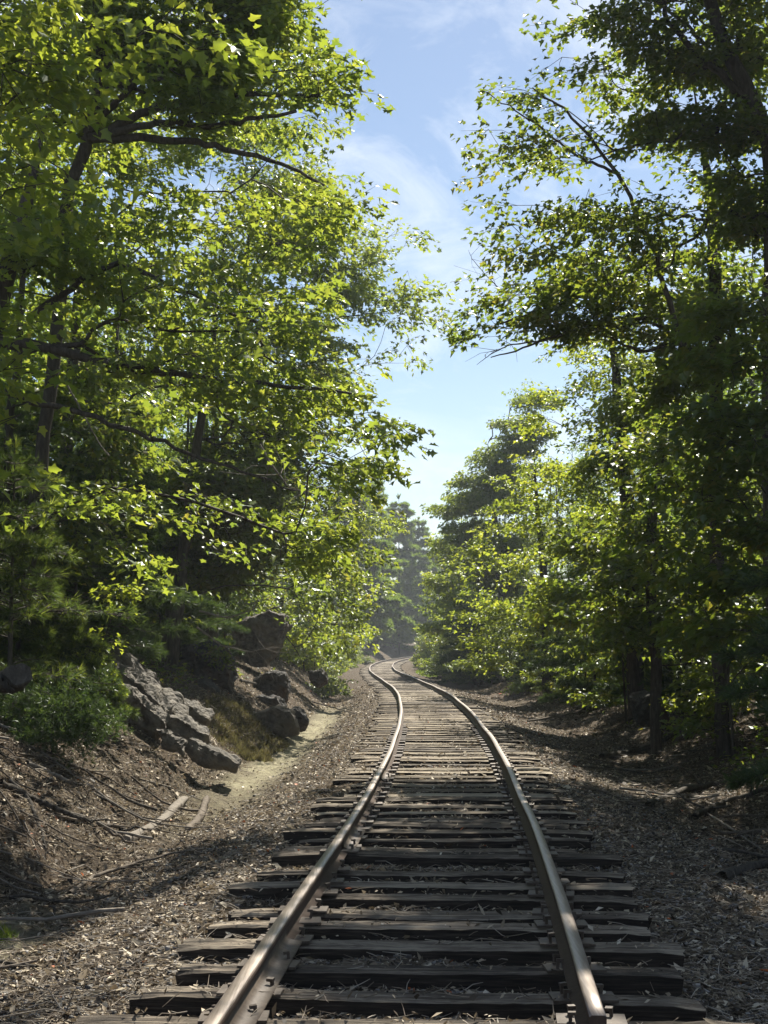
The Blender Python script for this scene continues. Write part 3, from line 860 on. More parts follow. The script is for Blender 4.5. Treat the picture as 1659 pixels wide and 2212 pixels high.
# tall oak with forking limbs, upper left
g0 = G(-4.7, 18.6)
T2 = [(g0, .095), ((-4.5, 18.5, 3.5), .09), (P(150, 420, 18.3), .085), (P(195, 285, 18), .08), (P(215, 160, 18), .07), (P(240, -50, 18), .09), (P(270, -400, 18), .06), (P(290, -700, 18), .03)]
def limb(mb, pts, r0, r1):
    pts = np.array(pts); s = np.linspace(0, 1, 24); n = len(pts); u = np.linspace(0, 1, n)
    q = np.stack([np.interp(s, u, pts[:, i]) for i in range(3)], -1)
    for _ in range(2): q[1:-1] = (q[:-2] + q[1:-1] * 2 + q[2:]) / 4
    q[1:-1] += (rng.random((22, 3)) - .5) * .05
    mb.add(*tube(q, np.linspace(r0, r1, 24), 6))
def oak_limbs(mb):
    for pts, a, b in (([P(190, 300, 18), P(330, 235, 17.8), P(520, 205, 17.4), P(690, 205, 17)], .07, .02),
                      ([P(195, 300, 18), P(310, 265, 17.6), P(480, 270, 17.2), P(640, 240, 16.8)], .06, .02),
                      ([P(200, 300, 18), P(400, 300, 17.6), P(560, 335, 17.2), P(700, 400, 17)], .06, .015),
                      ([P(190, 285, 18), P(250, 220, 17.8), P(330, 150, 17.6), P(480, 90, 17.2)], .06, .02)):
        limb(mb, pts, a, b)
make_tree('oak_tree', 'tall oak with dark limbs forking to the right in the upper left', 'tree', T2,
    [B(680, 200, 17, .6, 1.0, .55), B(720, 210, 17, .42, .8, .35), B(600, 90, 17.5, .75, 1.2, .6), B(560, -10, 17.5, .8, 1.2, .6), B(650, 330, 17, .5, .9, .3), B(690, 420, 17, .48, .9, .4), B(730, 500, 17, .42, .8, .3),
     B(480, 180, 17.2, .9, 1.3, .5), B(350, 90, 17.8, 1, 1.4, .6), B(480, 400, 17.5, .9, 1.2, .35, .7), B(380, 520, 17.5, .9, 1.2, .5, .5), B(590, 550, 17, .8, 1.1, .5, .6), B(180, 80, 18, 1.1, 1.4, .9), B(60, 250, 18.5, 1, 1.2, 1.0),
     B(200, 480, 18, .9, 1.2, .6, .5), B(560, -180, 17.8, 1.6, 2, 1.1), B(250, -250, 18, 2, 2, 1.4), B(720, -320, 17.8, 1.2, 1.8, 1.1), B(500, -550, 18, 2.2, 2.3, 1.5), B(640, 480, 17, .6, 1, .4), B(690, 130, 17.2, .4, .8, .35)],
    'oak', M['oak'], size=0.14, dens=21, per=26, L=0.6, flat=0.5, zmin=4, group=LEFT, extra=oak_limbs)

# oak with the brightly lit face in the middle left
g0 = G(-4.9, 15.9)
T3 = [(g0, .18), ((-4.8, 15.8, 2), .16), (P(-60, 900, 15.7), .14), (P(-10, 700, 15.5), .12), (P(40, 480, 15.5), .09), (P(100, 250, 15.6), .05)]
def oak3(mb):
    limb(mb, [P(-10, 740, 15.5), P(110, 752, 15.3), P(330, 800, 15), P(560, 830, 14.8), P(760, 850, 14.6)], .07, .012)
    limb(mb, [P(60, 690, 15.5), P(250, 560, 15.4), P(420, 640, 15.2), P(600, 720, 15)], .04, .012)
    limb(mb, [P(-20, 840, 15.6), P(200, 900, 15.3), P(420, 980, 15), P(640, 1060, 14.8)], .04, .01)
make_tree('oak_tree', 'broad oak with sunlit yellow green leaves filling the middle left', 'tree', T3,
    [B(560, 640, 15, .7, 1, .45, .5), B(660, 650, 15, .4, .8, .4, .8), B(640, 730, 15, .55, .9, .4), B(720, 790, 15, .4, .8, .35), B(740, 870, 15, .5, .8, .35), B(790, 940, 15, .44, .8, .35), B(800, 985, 15, .35, .7, .2),
     B(745, 1035, 15, .42, .7, .3), B(700, 1105, 15, .4, .7, .3), B(660, 1180, 15.5, .38, .7, .35), B(650, 1215, 16, .28, .5, .2), B(480, 760, 15, .8, 1.1, .45, .55), B(350, 690, 15.3, .8, 1, .45, .5), B(560, 870, 15, .8, 1, .35), B(420, 590, 15, .7, 1, .4, .45),
     B(590, 950, 15, .45, .8, .2, .7), B(500, 700, 14.6, .6, .8, .3), B(620, 800, 14.6, .6, .8, .3), B(310, 790, 15.2, .5, .8, .2, .8), B(230, 610, 15.4, .8, 1, .4, .5), B(100, 560, 15.6, .8, 1, .5, .5),
     B(590, 1130, 15.6, .4, .7, .2, .8), B(330, 1205, 15.4, .45, .6, .1, .9), B(230, 1060, 15.5, .6, .7, .2, .5), B(110, 1100, 15.7, .6, .7, .3, .6)],
    'oak', M['oak'], size=0.13, dens=28, per=26, L=0.5, flat=0.5, zmin=2.2, group=LEFT, extra=oak3)

g0 = G(-6.2, 27)
make_tree('oak_tree', 'tall oak standing behind the forked oak, seen through its gaps in the upper left', 'tree',
    [(g0, .15), ((-6.1, 27, 4), .13), ((-5.8, 27, 9), .09), ((-5.5, 27, 14), .03)],
    [B(x_, y_, 27 + rng.uniform(-1, 1), 1.3, 1.4, .8) for x_, y_ in ((120, 60), (330, 60), (500, 120), (420, 260), (600, 260), (280, 330), (120, 250), (100, 440), (300, 520), (480, 430), (610, 420), (200, 640), (430, 620), (580, 620), (60, 760), (560, 130), (380, 780), (560, 780), (200, 850))],
    'oak', M['oak'], size=0.15, dens=5.5, per=26, L=0.7, flat=0.5, zmin=2, group=LEFT)
g0 = G(-5.6, 20.5)
make_tree('maple_tree', 'shaded understory maple with flat leaf layers at the left edge behind the young pines', 'tree',
    [(g0, .1), ((-5.5, 20.5, 3), .08), ((-5.3, 20.5, 6), .06), ((-5.2, 20.5, 9), .03)],
    [B(x_, y_, 20 + rng.uniform(-1, 1.5), .85, 1.1, .2) for x_, y_ in ((40, 560), (170, 640), (60, 700), (190, 800), (60, 850), (330, 880), (180, 930), (50, 980), (300, 1000), (150, 1060), (420, 1080), (300, 1120), (60, 1130), (200, 1190), (420, 1180), (330, 1250), (480, 1100), (90, 1240))],
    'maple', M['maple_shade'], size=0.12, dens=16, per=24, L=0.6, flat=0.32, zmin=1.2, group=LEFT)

# deeper oak across the corridor with greyer foliage
g0 = G(-4.6, 38)
make_tree('oak_tree', 'grey green oak standing farther back with a bough reaching over the track', 'tree',
    [(g0, .22), ((-4.5, 38, 4), .19), ((-4.0, 38, 9), .13), ((-3.6, 38, 13.5), .05)],
    [B(885, 640, 38, .9, 1.2, .6, 1.6), B(845, 530, 38, .8, 1.2, .5, 1.3), B(900, 760, 38, .6, .9, .3, 1.5), B(860, 620, 38, 1.1, 1.5, .6, 1.5), B(915, 690, 38, .75, 1.1, .45, 1.8), B(950, 715, 38, .5, .7, .25, 2), B(800, 570, 38, 1.0, 1.5, .55), B(860, 750, 38, .7, 1, .35), B(780, 680, 38, 1.4, 1.8, .9), B(720, 600, 38, 1.3, 1.6, 1.1), B(740, 510, 38, .9, 1.4, .7),
     B(800, 820, 38, .9, 1.2, .6), B(700, 800, 38, 1.8, 2, 1.2), B(620, 500, 38, 1.8, 2, 1.3), B(600, 700, 38, 1.8, 2, 1.3), B(880, 785, 38, .5, .7, .2), B(820, 900, 38, .5, 1, .7), B(910, 620, 38, .5, .8, .3), B(690, 420, 38, 1.2, 1.5, .9), B(560, 350, 38, 2, 2, 1.5)],
    'oak', M['oak'], size=0.16, dens=5, per=26, L=0.75, flat=0.5, zmin=4, group=LEFT)

g0 = G(-4.3, 29)
make_tree('maple_tree', 'slender hazy green maple behind the sunlit oak, left of the bend', 'tree',
    [(g0, .14), ((-4.0, 29, 4), .12), ((-3.5, 29, 8), .06), ((-3.3, 29, 10), .03)],
    [B(800, 1080, 30, .6, 1, .6), B(740, 1200, 30, .9, 1.1, .9), B(690, 1280, 30, .6, 1.0, .6), B(700, 1290, 30, .7, 1, .7), B(820, 1020, 30, .4, .8, .5), B(560, 1110, 30, 1.4, 1.6, 1.0), B(690, 1080, 30, 1.1, 1.4, 1.2), B(690, 1390, 31, .6, .8, .4),
     B(500, 1050, 30, 1.5, 1.6, 1.4), B(560, 900, 30, 1.7, 1.7, 1.4), B(700, 920, 30, 1.2, 1.4, 1.2)],
    'maple', M['maple_shade'], size=0.13, dens=9, per=24, L=0.6, zmin=1.5, group=LEFT)
g0 = G(-4.0, 44)
make_tree('maple_tree', 'bright low maple beside the far bend on the left', 'tree',
    [(g0, .12), ((-3.8, 44, 3), .1), ((-3.5, 44, 7), .04)],
    [B(740, 1390, 44, .8, 1, .6), B(690, 1410, 44, .7, .8, .5), B(760, 1330, 44, .8, 1, .7), B(700, 1330, 44, 1.2, 1.3, 1), B(780, 1270, 44, .6, .8, .6), B(790, 1360, 45, .35, .6, .3), B(730, 1230, 44, 1.1, 1.3, 1)],
    'maple', M['maple'], size=0.14, dens=10, per=24, L=0.6, zmin=1.0, group=LEFT)

g0 = G(-4.2, 56)
make_tree('maple_tree', 'leafy maple hanging low over the ditch before the far bend, left', 'tree',
    [(g0, .12), ((-4.0, 56, 3), .1), ((-3.6, 56, 7), .04)],
    [B(790, 1180, 56, 1.0, 1.4, .9), B(820, 1120, 56, .8, 1.2, .9), B(800, 1270, 56, .9, 1.2, .8), B(740, 1150, 56, 1.6, 1.8, 1.3), B(730, 1260, 56, 1.5, 1.8, 1.2), B(770, 1350, 56, .9, 1.3, .7), B(700, 1360, 56, 1.5, 1.6, .9), B(840, 1080, 58, .6, 1, .6), B(800, 1010, 58, .9, 1.2, .9)],
    'maple', M['maple'], size=0.14, dens=6, per=26, L=0.65, zmin=1.0, group=LEFT)
g0 = G(-5.2, 34)
make_tree('maple_tree', 'shaded maple filling the wood behind the overhanging boulder', 'tree',
    [(g0, .12), ((-5.0, 34, 3), .1), ((-4.6, 34, 8), .04)],
    [B(600, 1190, 34, 1.3, 1.5, .9), B(520, 1180, 34, 1.4, 1.5, 1.1), B(640, 1120, 34, 1.3, 1.5, 1.1), B(560, 1060, 34, 1.6, 1.6, 1.2), B(440, 1200, 34, 1.4, 1.5, .9), B(670, 1310, 35, .6, 1, .6), B(420, 1100, 34, 1.5, 1.6, 1.2), B(640, 980, 34, 1.4, 1.5, 1.2)],
    'maple', M['maple_shade'], size=0.13, dens=8, per=26, L=0.65, zmin=1.0, group=LEFT)

# right: red maple with the leaning twin stems
g0 = G(5.7, 20.6)
R1 = [(g0, .2), ((5.55, 20.4, 4), .17), (P(1672, 330, 20), .13), (P(1628, 220, 20), .12), (P(1575, 120, 20), .105), (P(1525, -20, 20), .09), (P(1470, -250, 19.8), .07), (P(1400, -550, 19.5), .04)]
def map1(mb):
    limb(mb, [P(1625, 230, 20), P(1560, 160, 19.9), P(1510, 130, 19.8), P(1440, 40, 19.6), P(1420, -60, 19.5)], .06, .03)
    limb(mb, [P(1600, 320, 20.3), P(1604, 150, 20.3), P(1590, 0, 20.3), P(1580, -200, 20.3)], .05, .03)
    limb(mb, [P(1640, 300, 20), P(1560, 150, 20.2), P(1490, 60, 20.2), P(1380, -20, 20)], .04, .015)
    limb(mb, [P(1480, 760, 20.5), P(1420, 560, 20.3), P(1340, 380, 20), P(1230, 240, 19.8), P(1150, 190, 19.7)], .045, .01)
    limb(mb, [P(1340, 380, 20), P(1250, 340, 19.8), P(1150, 260, 19.6), P(1040, 195, 19.5)], .025, .006)
make_tree('maple_tree', 'large red maple with dark leaning stems in the upper right corner', 'tree', R1,
    [B(1180, 20, 20, .45, .9, .16), B(1160, 85, 20, .35, .6, .16), B(1075, 180, 20, .5, .8, .13), B(1150, 235, 20, .55, .8, .22), B(1045, 310, 20, .42, .7, .15), B(1080, 365, 20, .5, .8, .2), B(1055, 440, 20, .45, .8, .17),
     B(1090, 500, 20, .5, .8, .2), B(1105, 560, 20, .45, .7, .22), B(1190, 330, 20, .7, .9, .5), B(1250, 190, 20, .7, .9, .4), B(1250, 460, 20, .8, 1, .5), B(1400, 110, 20, .9, 1, .7), B(1410, 290, 20, .9, 1, .6), B(1400, 460, 20, .9, 1, .6),
     B(1560, 300, 20.5, .9, 1, .7), B(1570, 480, 20.5, .9, 1, .7), B(1300, 50, 20, .8, 1, .4), B(1330, 560, 20, .9, 1, .4), B(1600, 100, 20.5, .8, 1, .7), B(1180, 540, 20, .5, .8, .3),
     B(1250, -200, 19.5, 1.3, 1.7, .9), B(1000, -420, 18.5, 1.3, 1.8, .9), B(1450, -300, 19.5, 1.8, 2, 1.2), B(1150, -620, 18.5, 2, 2.2, 1.1), B(850, -640, 18, 1.4, 1.8, .8), B(1550, -650, 19.5, 2.4, 2.2, 1.2), B(1500, -50, 20, 1.2, 1.2, .7)],
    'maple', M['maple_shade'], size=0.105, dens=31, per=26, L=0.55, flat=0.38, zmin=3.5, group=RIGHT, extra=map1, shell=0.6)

# right: the bough that reaches across the sky gap
g0 = G(5.3, 22.6)
R2 = [(g0, .12), ((5.2, 22.5, 3), .11), (P(1545, 700, 22.3), .10), (P(1540, 480, 22.3), .1), (P(1500, 200, 22.5), .06)]
def map2(mb):
    limb(mb, [P(1540, 560, 22.3), P(1480, 545, 22), P(1380, 570, 22), P(1285, 620, 21.9), P(1180, 668, 21.8), P(1080, 700, 21.7)], .10, .012)
    limb(mb, [P(1545, 640, 22.3), P(1440, 690, 22), P(1300, 690, 22), P(1160, 742, 21.8), P(1060, 772, 21.7)], .05, .008)
    limb(mb, [P(1530, 780, 22.3), P(1480, 740, 22), P(1380, 760, 22), P(1300, 720, 22)], .05, .012)
make_tree('maple_tree', 'maple with a thick bough arching left across the sky gap', 'tree', R2,
    [B(1035, 690, 22, .45, .6, .2), B(1110, 640, 22, .55, .8, .25), B(1150, 700, 22, .65, .8, .25), B(1250, 640, 22, .75, .9, .45), B(1350, 620, 22, .8, 1, .5), B(1300, 720, 22, .8, 1, .35), B(1420, 700, 22, .9, 1.1, .6), B(1500, 620, 22.5, .9, 1.1, .7),
     B(1560, 750, 22.5, .9, 1, .7), B(1020, 610, 22, .2, .4, .06), B(1010, 735, 22, .3, .4, .1, .7), B(1220, 570, 22, .6, .8, .3), B(1460, 820, 22, .9, 1, .5)],
    'maple', M['maple_shade'], size=0.11, dens=23, per=24, L=0.5, flat=0.38, zmin=2.5, group=RIGHT, extra=map2)

# right middle: lit maples stepping back
g0 = G(5.6, 32)
make_tree('maple_tree', 'leafy maple with sunlit upper leaves, right of the sky gap', 'tree',
    [(g0, .2), ((5.5, 32, 4), .17), ((5.2, 32, 8), .09), ((5.0, 32, 10.5), .04)],
    [B(1160, 885, 32, .7, 1.2, .45), B(1185, 850, 32, .7, 1, .5), B(1230, 790, 32, .7, 1, .4), B(1150, 960, 32, .75, 1.1, .5), B(1260, 900, 32, 1.2, 1.4, .8), B(1370, 850, 32, 1.2, 1.4, 1), B(1180, 1050, 32, 1.1, 1.4, .7), B(1290, 1050, 32, 1.3, 1.4, .9), B(1120, 1120, 32, .8, 1.1, .5),
     B(1200, 1160, 32, 1.1, 1.3, .7), B(1310, 1190, 32, 1.2, 1.4, .8), B(1080, 1200, 33, .8, 1.1, .5), B(1150, 1280, 32, 1, 1.3, .7), B(1260, 1310, 32, 1.1, 1.3, .6), B(1320, 740, 32, 1.0, 1.2, .7), B(1430, 960, 32, 1.4, 1.5, 1.2)],
    'maple', M['maple'], size=0.11, dens=12, per=26, L=0.6, flat=0.4, zmin=1.2, group=RIGHT)
g0 = G(5.2, 46)
make_tree('maple_tree', 'yellow green maple with the brightest leaves on the right, behind the leafy one', 'tree',
    [(g0, .16), ((5.1, 46, 4), .13), ((4.8, 46, 8), .05)],
    [B(1090, 1070, 46, .9, 1.3, .7), B(1050, 1150, 46, 1.0, 1.4, .8), B(1020, 1220, 46, .8, 1.2, .7), B(1030, 1300, 46, 1.1, 1.4, .8), B(1010, 1360, 46, .8, 1.1, .5), B(1110, 1200, 46, 1.4, 1.6, 1), B(1120, 1330, 46, 1.5, 1.6, 1), B(1060, 1400, 46, .9, 1.1, .5), B(1020, 1420, 46, .6, .9, .4), B(1080, 1360, 46, 1.2, 1.3, .8), B(1150, 1050, 46, 1.2, 1.5, 1.0), B(1180, 1400, 44, 1.2, 1.2, .5)],
    'maple', M['maple'], size=0.125, dens=9, per=26, L=0.65, flat=0.4, zmin=0.8, group=RIGHT)
g0 = G(6.2, 74)
make_tree('oak_tree', 'distant rounded oak with hazy blue green crown, right edge of the sky gap', 'tree',
    [(g0, .26), ((6, 74, 5), .22), ((5.6, 74, 10), .1), ((5.4, 74, 12), .05)],
    [B(1075, 975, 74, 1.3, 1.8, .9), B(1010, 1050, 74, 1.5, 2, .9), B(970, 1095, 74, 1.0, 1.5, .7), B(1100, 1000, 74, 2, 2, 1.4), B(1060, 1090, 74, 2.2, 2.4, 1.5), B(1000, 1150, 74, 1.4, 1.8, 1), B(1100, 1180, 74, 2.4, 2.4, 1.8), B(1130, 930, 74, 1.6, 2, 1.2), B(1150, 860, 76, 1.3, 1.6, 1), B(1010, 1240, 76, 2.2, 2.2, 1.7), B(1000, 1330, 76, 2.2, 2.2, 1.6), B(1080, 1270, 76, 2.4, 2.4, 1.8), B(960, 1180, 76, 1.0, 1.4, .8)],
    'oak', M['oak'], size=0.2, dens=4.5, per=28, L=0.9, flat=0.6, zmin=3, group=RIGHT, cull=False)
g0 = G(4.4, 66)
make_tree('young_maple', 'pale bushy young maple leaning over the track where it disappears', 'tree',
    [(g0, .08), ((4.3, 66, 2), .06), ((4.1, 66, 4.5), .03)],
    [B(1005, 1385, 66, 1.0, 1.2, .7), B(980, 1350, 66, .7, 1, .6), B(1000, 1310, 66, 1.4, 1.5, 1.1), B(970, 1240, 66, .9, 1.2, .9), B(1010, 1440, 60, 1.1, 1, .35)],
    'maple', M['maple'], size=0.15, dens=6, per=26, L=0.6, zmin=.6, group=RIGHT, cull=False)

# right: shaded layered maples close by
g0 = G(5.9, 16.6)
make_tree('maple_tree', 'shaded maple with flat dark leaf layers at the right edge', 'tree',
    [(g0, .15), ((5.8, 16.5, 3), .12), ((5.8, 16.5, 6), .09), ((6.0, 16.7, 9), .07), ((6.4, 17.2, 12), .03)],
    [B(1560, 870, 16.5, .9, 1.1, .22), B(1630, 780, 16.5, .8, 1, .25), B(1500, 920, 16.5, .7, 1, .2), B(1600, 990, 16.5, .9, 1.1, .22), B(1500, 1060, 16.5, .8, 1, .2), B(1590, 1120, 16.5, .9, 1.1, .22), B(1460, 1170, 16.5, .7, .9, .2), B(1480, 1235, 16.3, .25, .3, .1, 1.3), B(1560, 1250, 16.5, .8, 1, .2),
     ((6.6, 17.5, 11.5), 1.8, 2.2, 1.2, .9), ((8.5, 17, 9.5), 1.8, 2.2, 1.2, .9), ((5.3, 16, 10.2), 1.5, 1.8, .9, 1.0), B(1600, 1360, 16.5, .8, .9, .2), B(1500, 1330, 16.8, .6, .8, .2), B(1640, 650, 16.5, .8, 1, .3), B(1410, 1010, 17, .6, .8, .2)],  # the three bare-coordinate blobs sit out of view, added to shade the ground
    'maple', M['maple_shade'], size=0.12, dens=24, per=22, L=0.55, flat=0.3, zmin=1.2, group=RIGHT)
g0 = G(4.7, 25)
make_tree('maple_tree', 'dark maple with a crooked trunk showing behind the layered leaves on the right', 'tree',
    [(g0, .10), (P(1415, 1380, 25), .095), (P(1400, 1200, 25), .09), (P(1420, 1050, 25), .085), (P(1440, 900, 25), .07), (P(1450, 750, 25), .05)],
    [B(1400, 1120, 25, 1.1, 1.3, .5), B(1330, 1220, 25, 1.0, 1.3, .5), B(1450, 1290, 25, 1.2, 1.3, .5), B(1340, 1360, 25, 1, 1.1, .4), B(1500, 1180, 25.5, 1.2, 1.3, .6), B(1440, 990, 25, 1.1, 1.2, .5), B(1560, 1050, 25.5, 1.2, 1.3, .6), B(1280, 1120, 25.5, .8, 1, .4), B(1520, 1400, 25.5, 1, 1, .4), B(1400, 900, 25.5, 1, 1.1, .5), B(1260, 1300, 26, .8, 1, .4)],
    'maple', M['maple_shade'], size=0.115, dens=13, per=24, L=0.6, flat=0.32, zmin=1.0, group=RIGHT)

# bare slender stem leaning in front of the right thicket
def bare_stem(name, label, pts, r0, r1, mat, group=None, base=None, twigs=0, cat='dead tree'):
    pts = np.array(pts); base = pts[0] if base is None else base
    s = np.linspace(0, 1, 20); u = np.linspace(0, 1, len(pts))
    q = np.stack([np.interp(s, u, pts[:, i]) for i in range(3)], -1)
    q[1:-1] += (rng.random((18, 3)) - .5) * r0 * 0.8
    o_ = MB(); o_.add(*tube(q, np.linspace(r0, r1, 20), 6))
    for _ in range(twigs):
        i = rng.integers(3, 18); L_ = rng.uniform(.2, .8)
        d_ = norm(rng.normal(size=3) * np.array([1, 1, .5]))
        w_ = np.array([q[i], q[i] + d_ * L_ * .5 + rng.normal(size=3) * .03, q[i] + d_ * L_ + np.array([0, 0, -.05])])
        o_.add(*tube(w_, [r0 * .35, r0 * .22, .002], 4))
    V, F = o_.out()
    ob = mesh_np(name, V, F, mat, origin=base, smooth=True)
    tag(ob, label, cat, group)
    return ob
b0 = ground_hit(1242, 1462)
bare_stem('dead_sapling', 'pale bare sapling leaning in front of the right thicket', [b0, P(1232, 1400, b0[1]), P(1222, 1340, b0[1]), P(1208, 1300, b0[1]), P(1200, 1230, b0[1])], .045, .012, M['deadwood'], twigs=5)
bare_stem('dead_branch', 'long pale dead branch hanging across the shade in the middle left', [P(145, 830, 16.5), P(185, 905, 16.4), P(215, 960, 16.3), P(236, 985, 16.2)], .012, .006, M['deadwood'], cat='dead branch')
bare_stem('dead_branch', 'curved bare twigs sticking out above the shaded boulder', [P(430, 1320, 26), P(490, 1335, 26), P(545, 1318, 26), P(560, 1290, 26)], .022, .005, M['deadwood'], twigs=9, cat='dead branch')
bare_stem('dead_branch', 'bare drooping branch with side twigs in front of the dark hollow', [P(425, 1355, 25), P(480, 1395, 25), P(540, 1408, 25), P(600, 1395, 25)], .02, .005, M['deadwood'], twigs=8, cat='dead branch')
bare_stem('dead_branch', 'tangle of bare twigs hanging under the sunlit oak leaves', [P(560, 960, 17), P(590, 1010, 17), P(620, 1050, 17), P(700, 1075, 17)], .018, .004, M['deadwood'], twigs=12, cat='dead branch')
bare_stem('dead_branch', 'bare twigs drooping into the sky gap under the arching bough', [P(1180, 735, 22), P(1100, 745, 22), P(1060, 765, 22), P(1030, 788, 22)], .014, .003, M['bark'], twigs=12, cat='dead branch')
bare_stem('dead_branch', 'thin bare twigs standing up at the sky gap above the arching bough', [P(1075, 620, 22), P(1050, 595, 22), P(1020, 560, 22), P(1012, 540, 22)], .008, .002, M['bark'], twigs=7, cat='dead branch')

# ------------------------------------------------------------------ conifers
def conifer(name, label, base, height, spread, tuft, width, per, layers, mat, group=None, cull=True, trunk_r=0.04, z0=0.15, droop=0.15, dens=1.0, step=0.11, lean=(0, 0), cat='pine tree'):
    root = empty(name, base)
    mb = MB(); top = np.array(base) + np.array([lean[0], lean[1], height])
    q = np.linspace(0, 1, 12)[:, None] * (top - base) + base
    mb.add(*tube(q, np.linspace(trunk_r, trunk_r * .15, 12), 7))
    A = []; Bp = []; pp = []; dd = []
    for l in range(layers):
        f = z0 + (1 - z0) * (l + rng.uniform(-.2, .2)) / layers
        c = np.array(base) + (top - base) * f
        nb = int(rng.integers(4, 7))
        a0 = rng.uniform(0, 6.28)
        reach = spread * ((1 - f) ** 0.75 * 0.95 + 0.06) * (1 if f > z0 + .1 else .8)
        for b_ in range(nb):
            a = a0 + b_ * 6.283 / nb + rng.uniform(-.25, .25)
            L = reach * rng.uniform(.45, 1.15); c = c + np.array([0, 0, rng.normal() * .25 * height / layers])
            h = np.array([math.cos(a), math.sin(a), 0])
            s = np.linspace(0, 1, 7)
            br = c + h * (L * s)[:, None]; br[:, 2] += L * (0.35 * s - droop * 2.2 * s ** 2)
            mb.add(*tube(br, np.linspace(max(.006, trunk_r * .28), .003, 7), 4))
            n = max(2, int(L / step * 2.2 * dens))
            t = rng.uniform(.18, 1, n) ** .8
            pb = np.stack([np.interp(t, s, br[:, i]) for i in range(3)], -1)
            lat = np.array([-h[1], h[0], 0]); sg = rng.choice([-1, 1], n)
            tl = L * .42 * (1.1 - t) * rng.uniform(.5, 1, n) + step * 1.2
            dv = norm(h * 0.8 + lat * sg[:, None] * .9 + rng.normal(size=(n, 3)) * .18 + np.array([0, 0, .12]))
            e = pb + dv * tl[:, None]
            A.append(pb); Bp.append(e)
            for r_ in range(4):
                tt = (r_ + rng.random(n)) / 4
                keep = rng.random(n) < .9
                pp.append((pb + dv * (tl * tt)[:, None])[keep]); dd.append(dv[keep])
            pp.append(br[-1:]); dd.append(norm(h[None] + np.array([[0, 0, .3]])))
    for _ in range(3):
        pp.append(top[None] - np.array([[0, 0, .1 * _]])); dd.append(np.array([[0, 0, 1.0]]))
    A = np.concatenate(A); Bp = np.concatenate(Bp); mb.add(*prisms(A, Bp, .004, .002))
    V, F = mb.out(); mesh_np('trunk', V, F, M['bark'], root, smooth=True)
    pp = np.concatenate(pp); dd = np.concatenate(dd)
    if cull:
        k = sun_cull(pp); pp = pp[k]; dd = dd[k]
    rn = np.clip(rng.random(len(pp)), 0, 1)
    V, F, r_ = needle_tufts(pp, dd, tuft * rng.uniform(.75, 1.2, len(pp)), rn, per=per, width=width)
    mesh_np('crown', V, F, mat, root, rnd=r_)
    tag(root, label, cat, group)
    return root

YP = 'young pines on the left bank'
conifer('young_pine', 'young white pine with a thin dark stem at the left edge', G(-4.15, 16.0), 3.1, 1.6, .13, .035, 16, 12, M['needle_bright'], YP, trunk_r=.035, dens=1.5)
conifer('young_pine', 'small bright pine seedling in front of the leaning grey slabs', ground_hit(165, 1560), 1.15, .62, .09, .045, 14, 8, M['needle_bright'], YP, trunk_r=.014, dens=1.6, step=.07, cull=False)
conifer('young_pine', 'bushy pine sapling behind the juniper bush', ground_hit(80, 1560) + np.array([-.2, 1.0, .2]), 1.4, .9, .10, .045, 14, 9, M['needle_bright'], YP, trunk_r=.02, dens=1.6, step=.08, cull=False)
conifer('young_pine', 'low pine sapling with bright tips touching the leaning slabs', ground_hit(215, 1575), .75, .5, .09, .05, 14, 6, M['needle_bright'], YP, trunk_r=.012, dens=1.8, step=.06, cull=False)
conifer('young_pine', 'wispy young pine in the shade behind the bright maple sapling', G(-4.4, 20.5), 3.2, 1.6, .14, .03, 14, 11, M['needle'], YP, trunk_r=.035, dens=1.2)

BP = 'tall pines by the far bend'
for (px, Y, top, sp, lab) in ((800, 176, 1030, 6.5, 'tall pine with drooping layered boughs left of the far bend'),
                              (862, 196, 1075, 6.0, 'hazy pine whose ragged top touches the sky left of the gap'),
                              (905, 212, 1120, 5.5, 'small looking hazy pine at the foot of the sky gap'),
                              (950, 235, 1165, 6.0, 'hazy blue pine seen just above the vanishing track'),
                              (760, 150, 1000, 6.0, 'broad hazy pine between the oaks and the far bend')
                              ):
    p0 = P(px, 1400, Y); b_ = G(p0[0], p0[1]); tz_ = P(px, top, Y)[2]
    far = Y > 100
    conifer('pine_tree', lab, b_, tz_ - b_[2], sp, .6 if far else .26, .13 if far else .05, 12, int((tz_ - b_[2]) * (1.1 if far else 1.7)), M['forest' if far else 'needle'], BP, cull=False, trunk_r=.16, z0=.08, droop=.13, dens=1.7 if far else 1.1, step=.4 if far else .22)

# ------------------------------------------------------------------ bushes and saplings
def bush(name, label, base, w, h, leaf, mat, size, dens, per=22, tufts=False, cat='bush', group=None, stems=5, cull=False, L=.3):
    base = np.array(base)
    bl = [(base + np.array([rng.uniform(-w * .5, w * .5), rng.uniform(-w * .4, w * .4), h * rng.uniform(.35, .75)]), w * .5, w * .5, h * .35) for _ in range(stems)] if stems < 8 else [(base + np.array([rng.uniform(-w * .75, w * .75), rng.uniform(-w * .6, w * .6), h * rng.uniform(.2, .95)]), w * .34, w * .34, h * .1) for _ in range(stems * 2)]
    return make_tree(name, label, cat, [(base - np.array([0, 0, .05]), .015), (base + np.array([0, 0, h * .3]), .01), (base + np.array([.02, 0, h * .6]), .006)], bl,
                     leaf, mat, size=size, dens=dens, per=per, L=L, zmin=-5, tufts=tufts, cull=cull, group=group, r0=.002, flat=.5, droop=.05)
b_ = ground_hit(110, 1635)
bush('juniper_bush', 'dense dark green juniper bush with lit tips on the left bank', b_, 1.05, .8, None, M['needle'], .06, 150, per=12, tufts=(12, .09), cat='bush', L=.3, stems=9)
bush('bramble_bush', 'small leafy bush with pale shiny leaves in front of the young pine', ground_hit(130, 1560) + np.array([0, .6, .15]), .5, .8, 'oval', M['maple'], .055, 130, cat='bush')
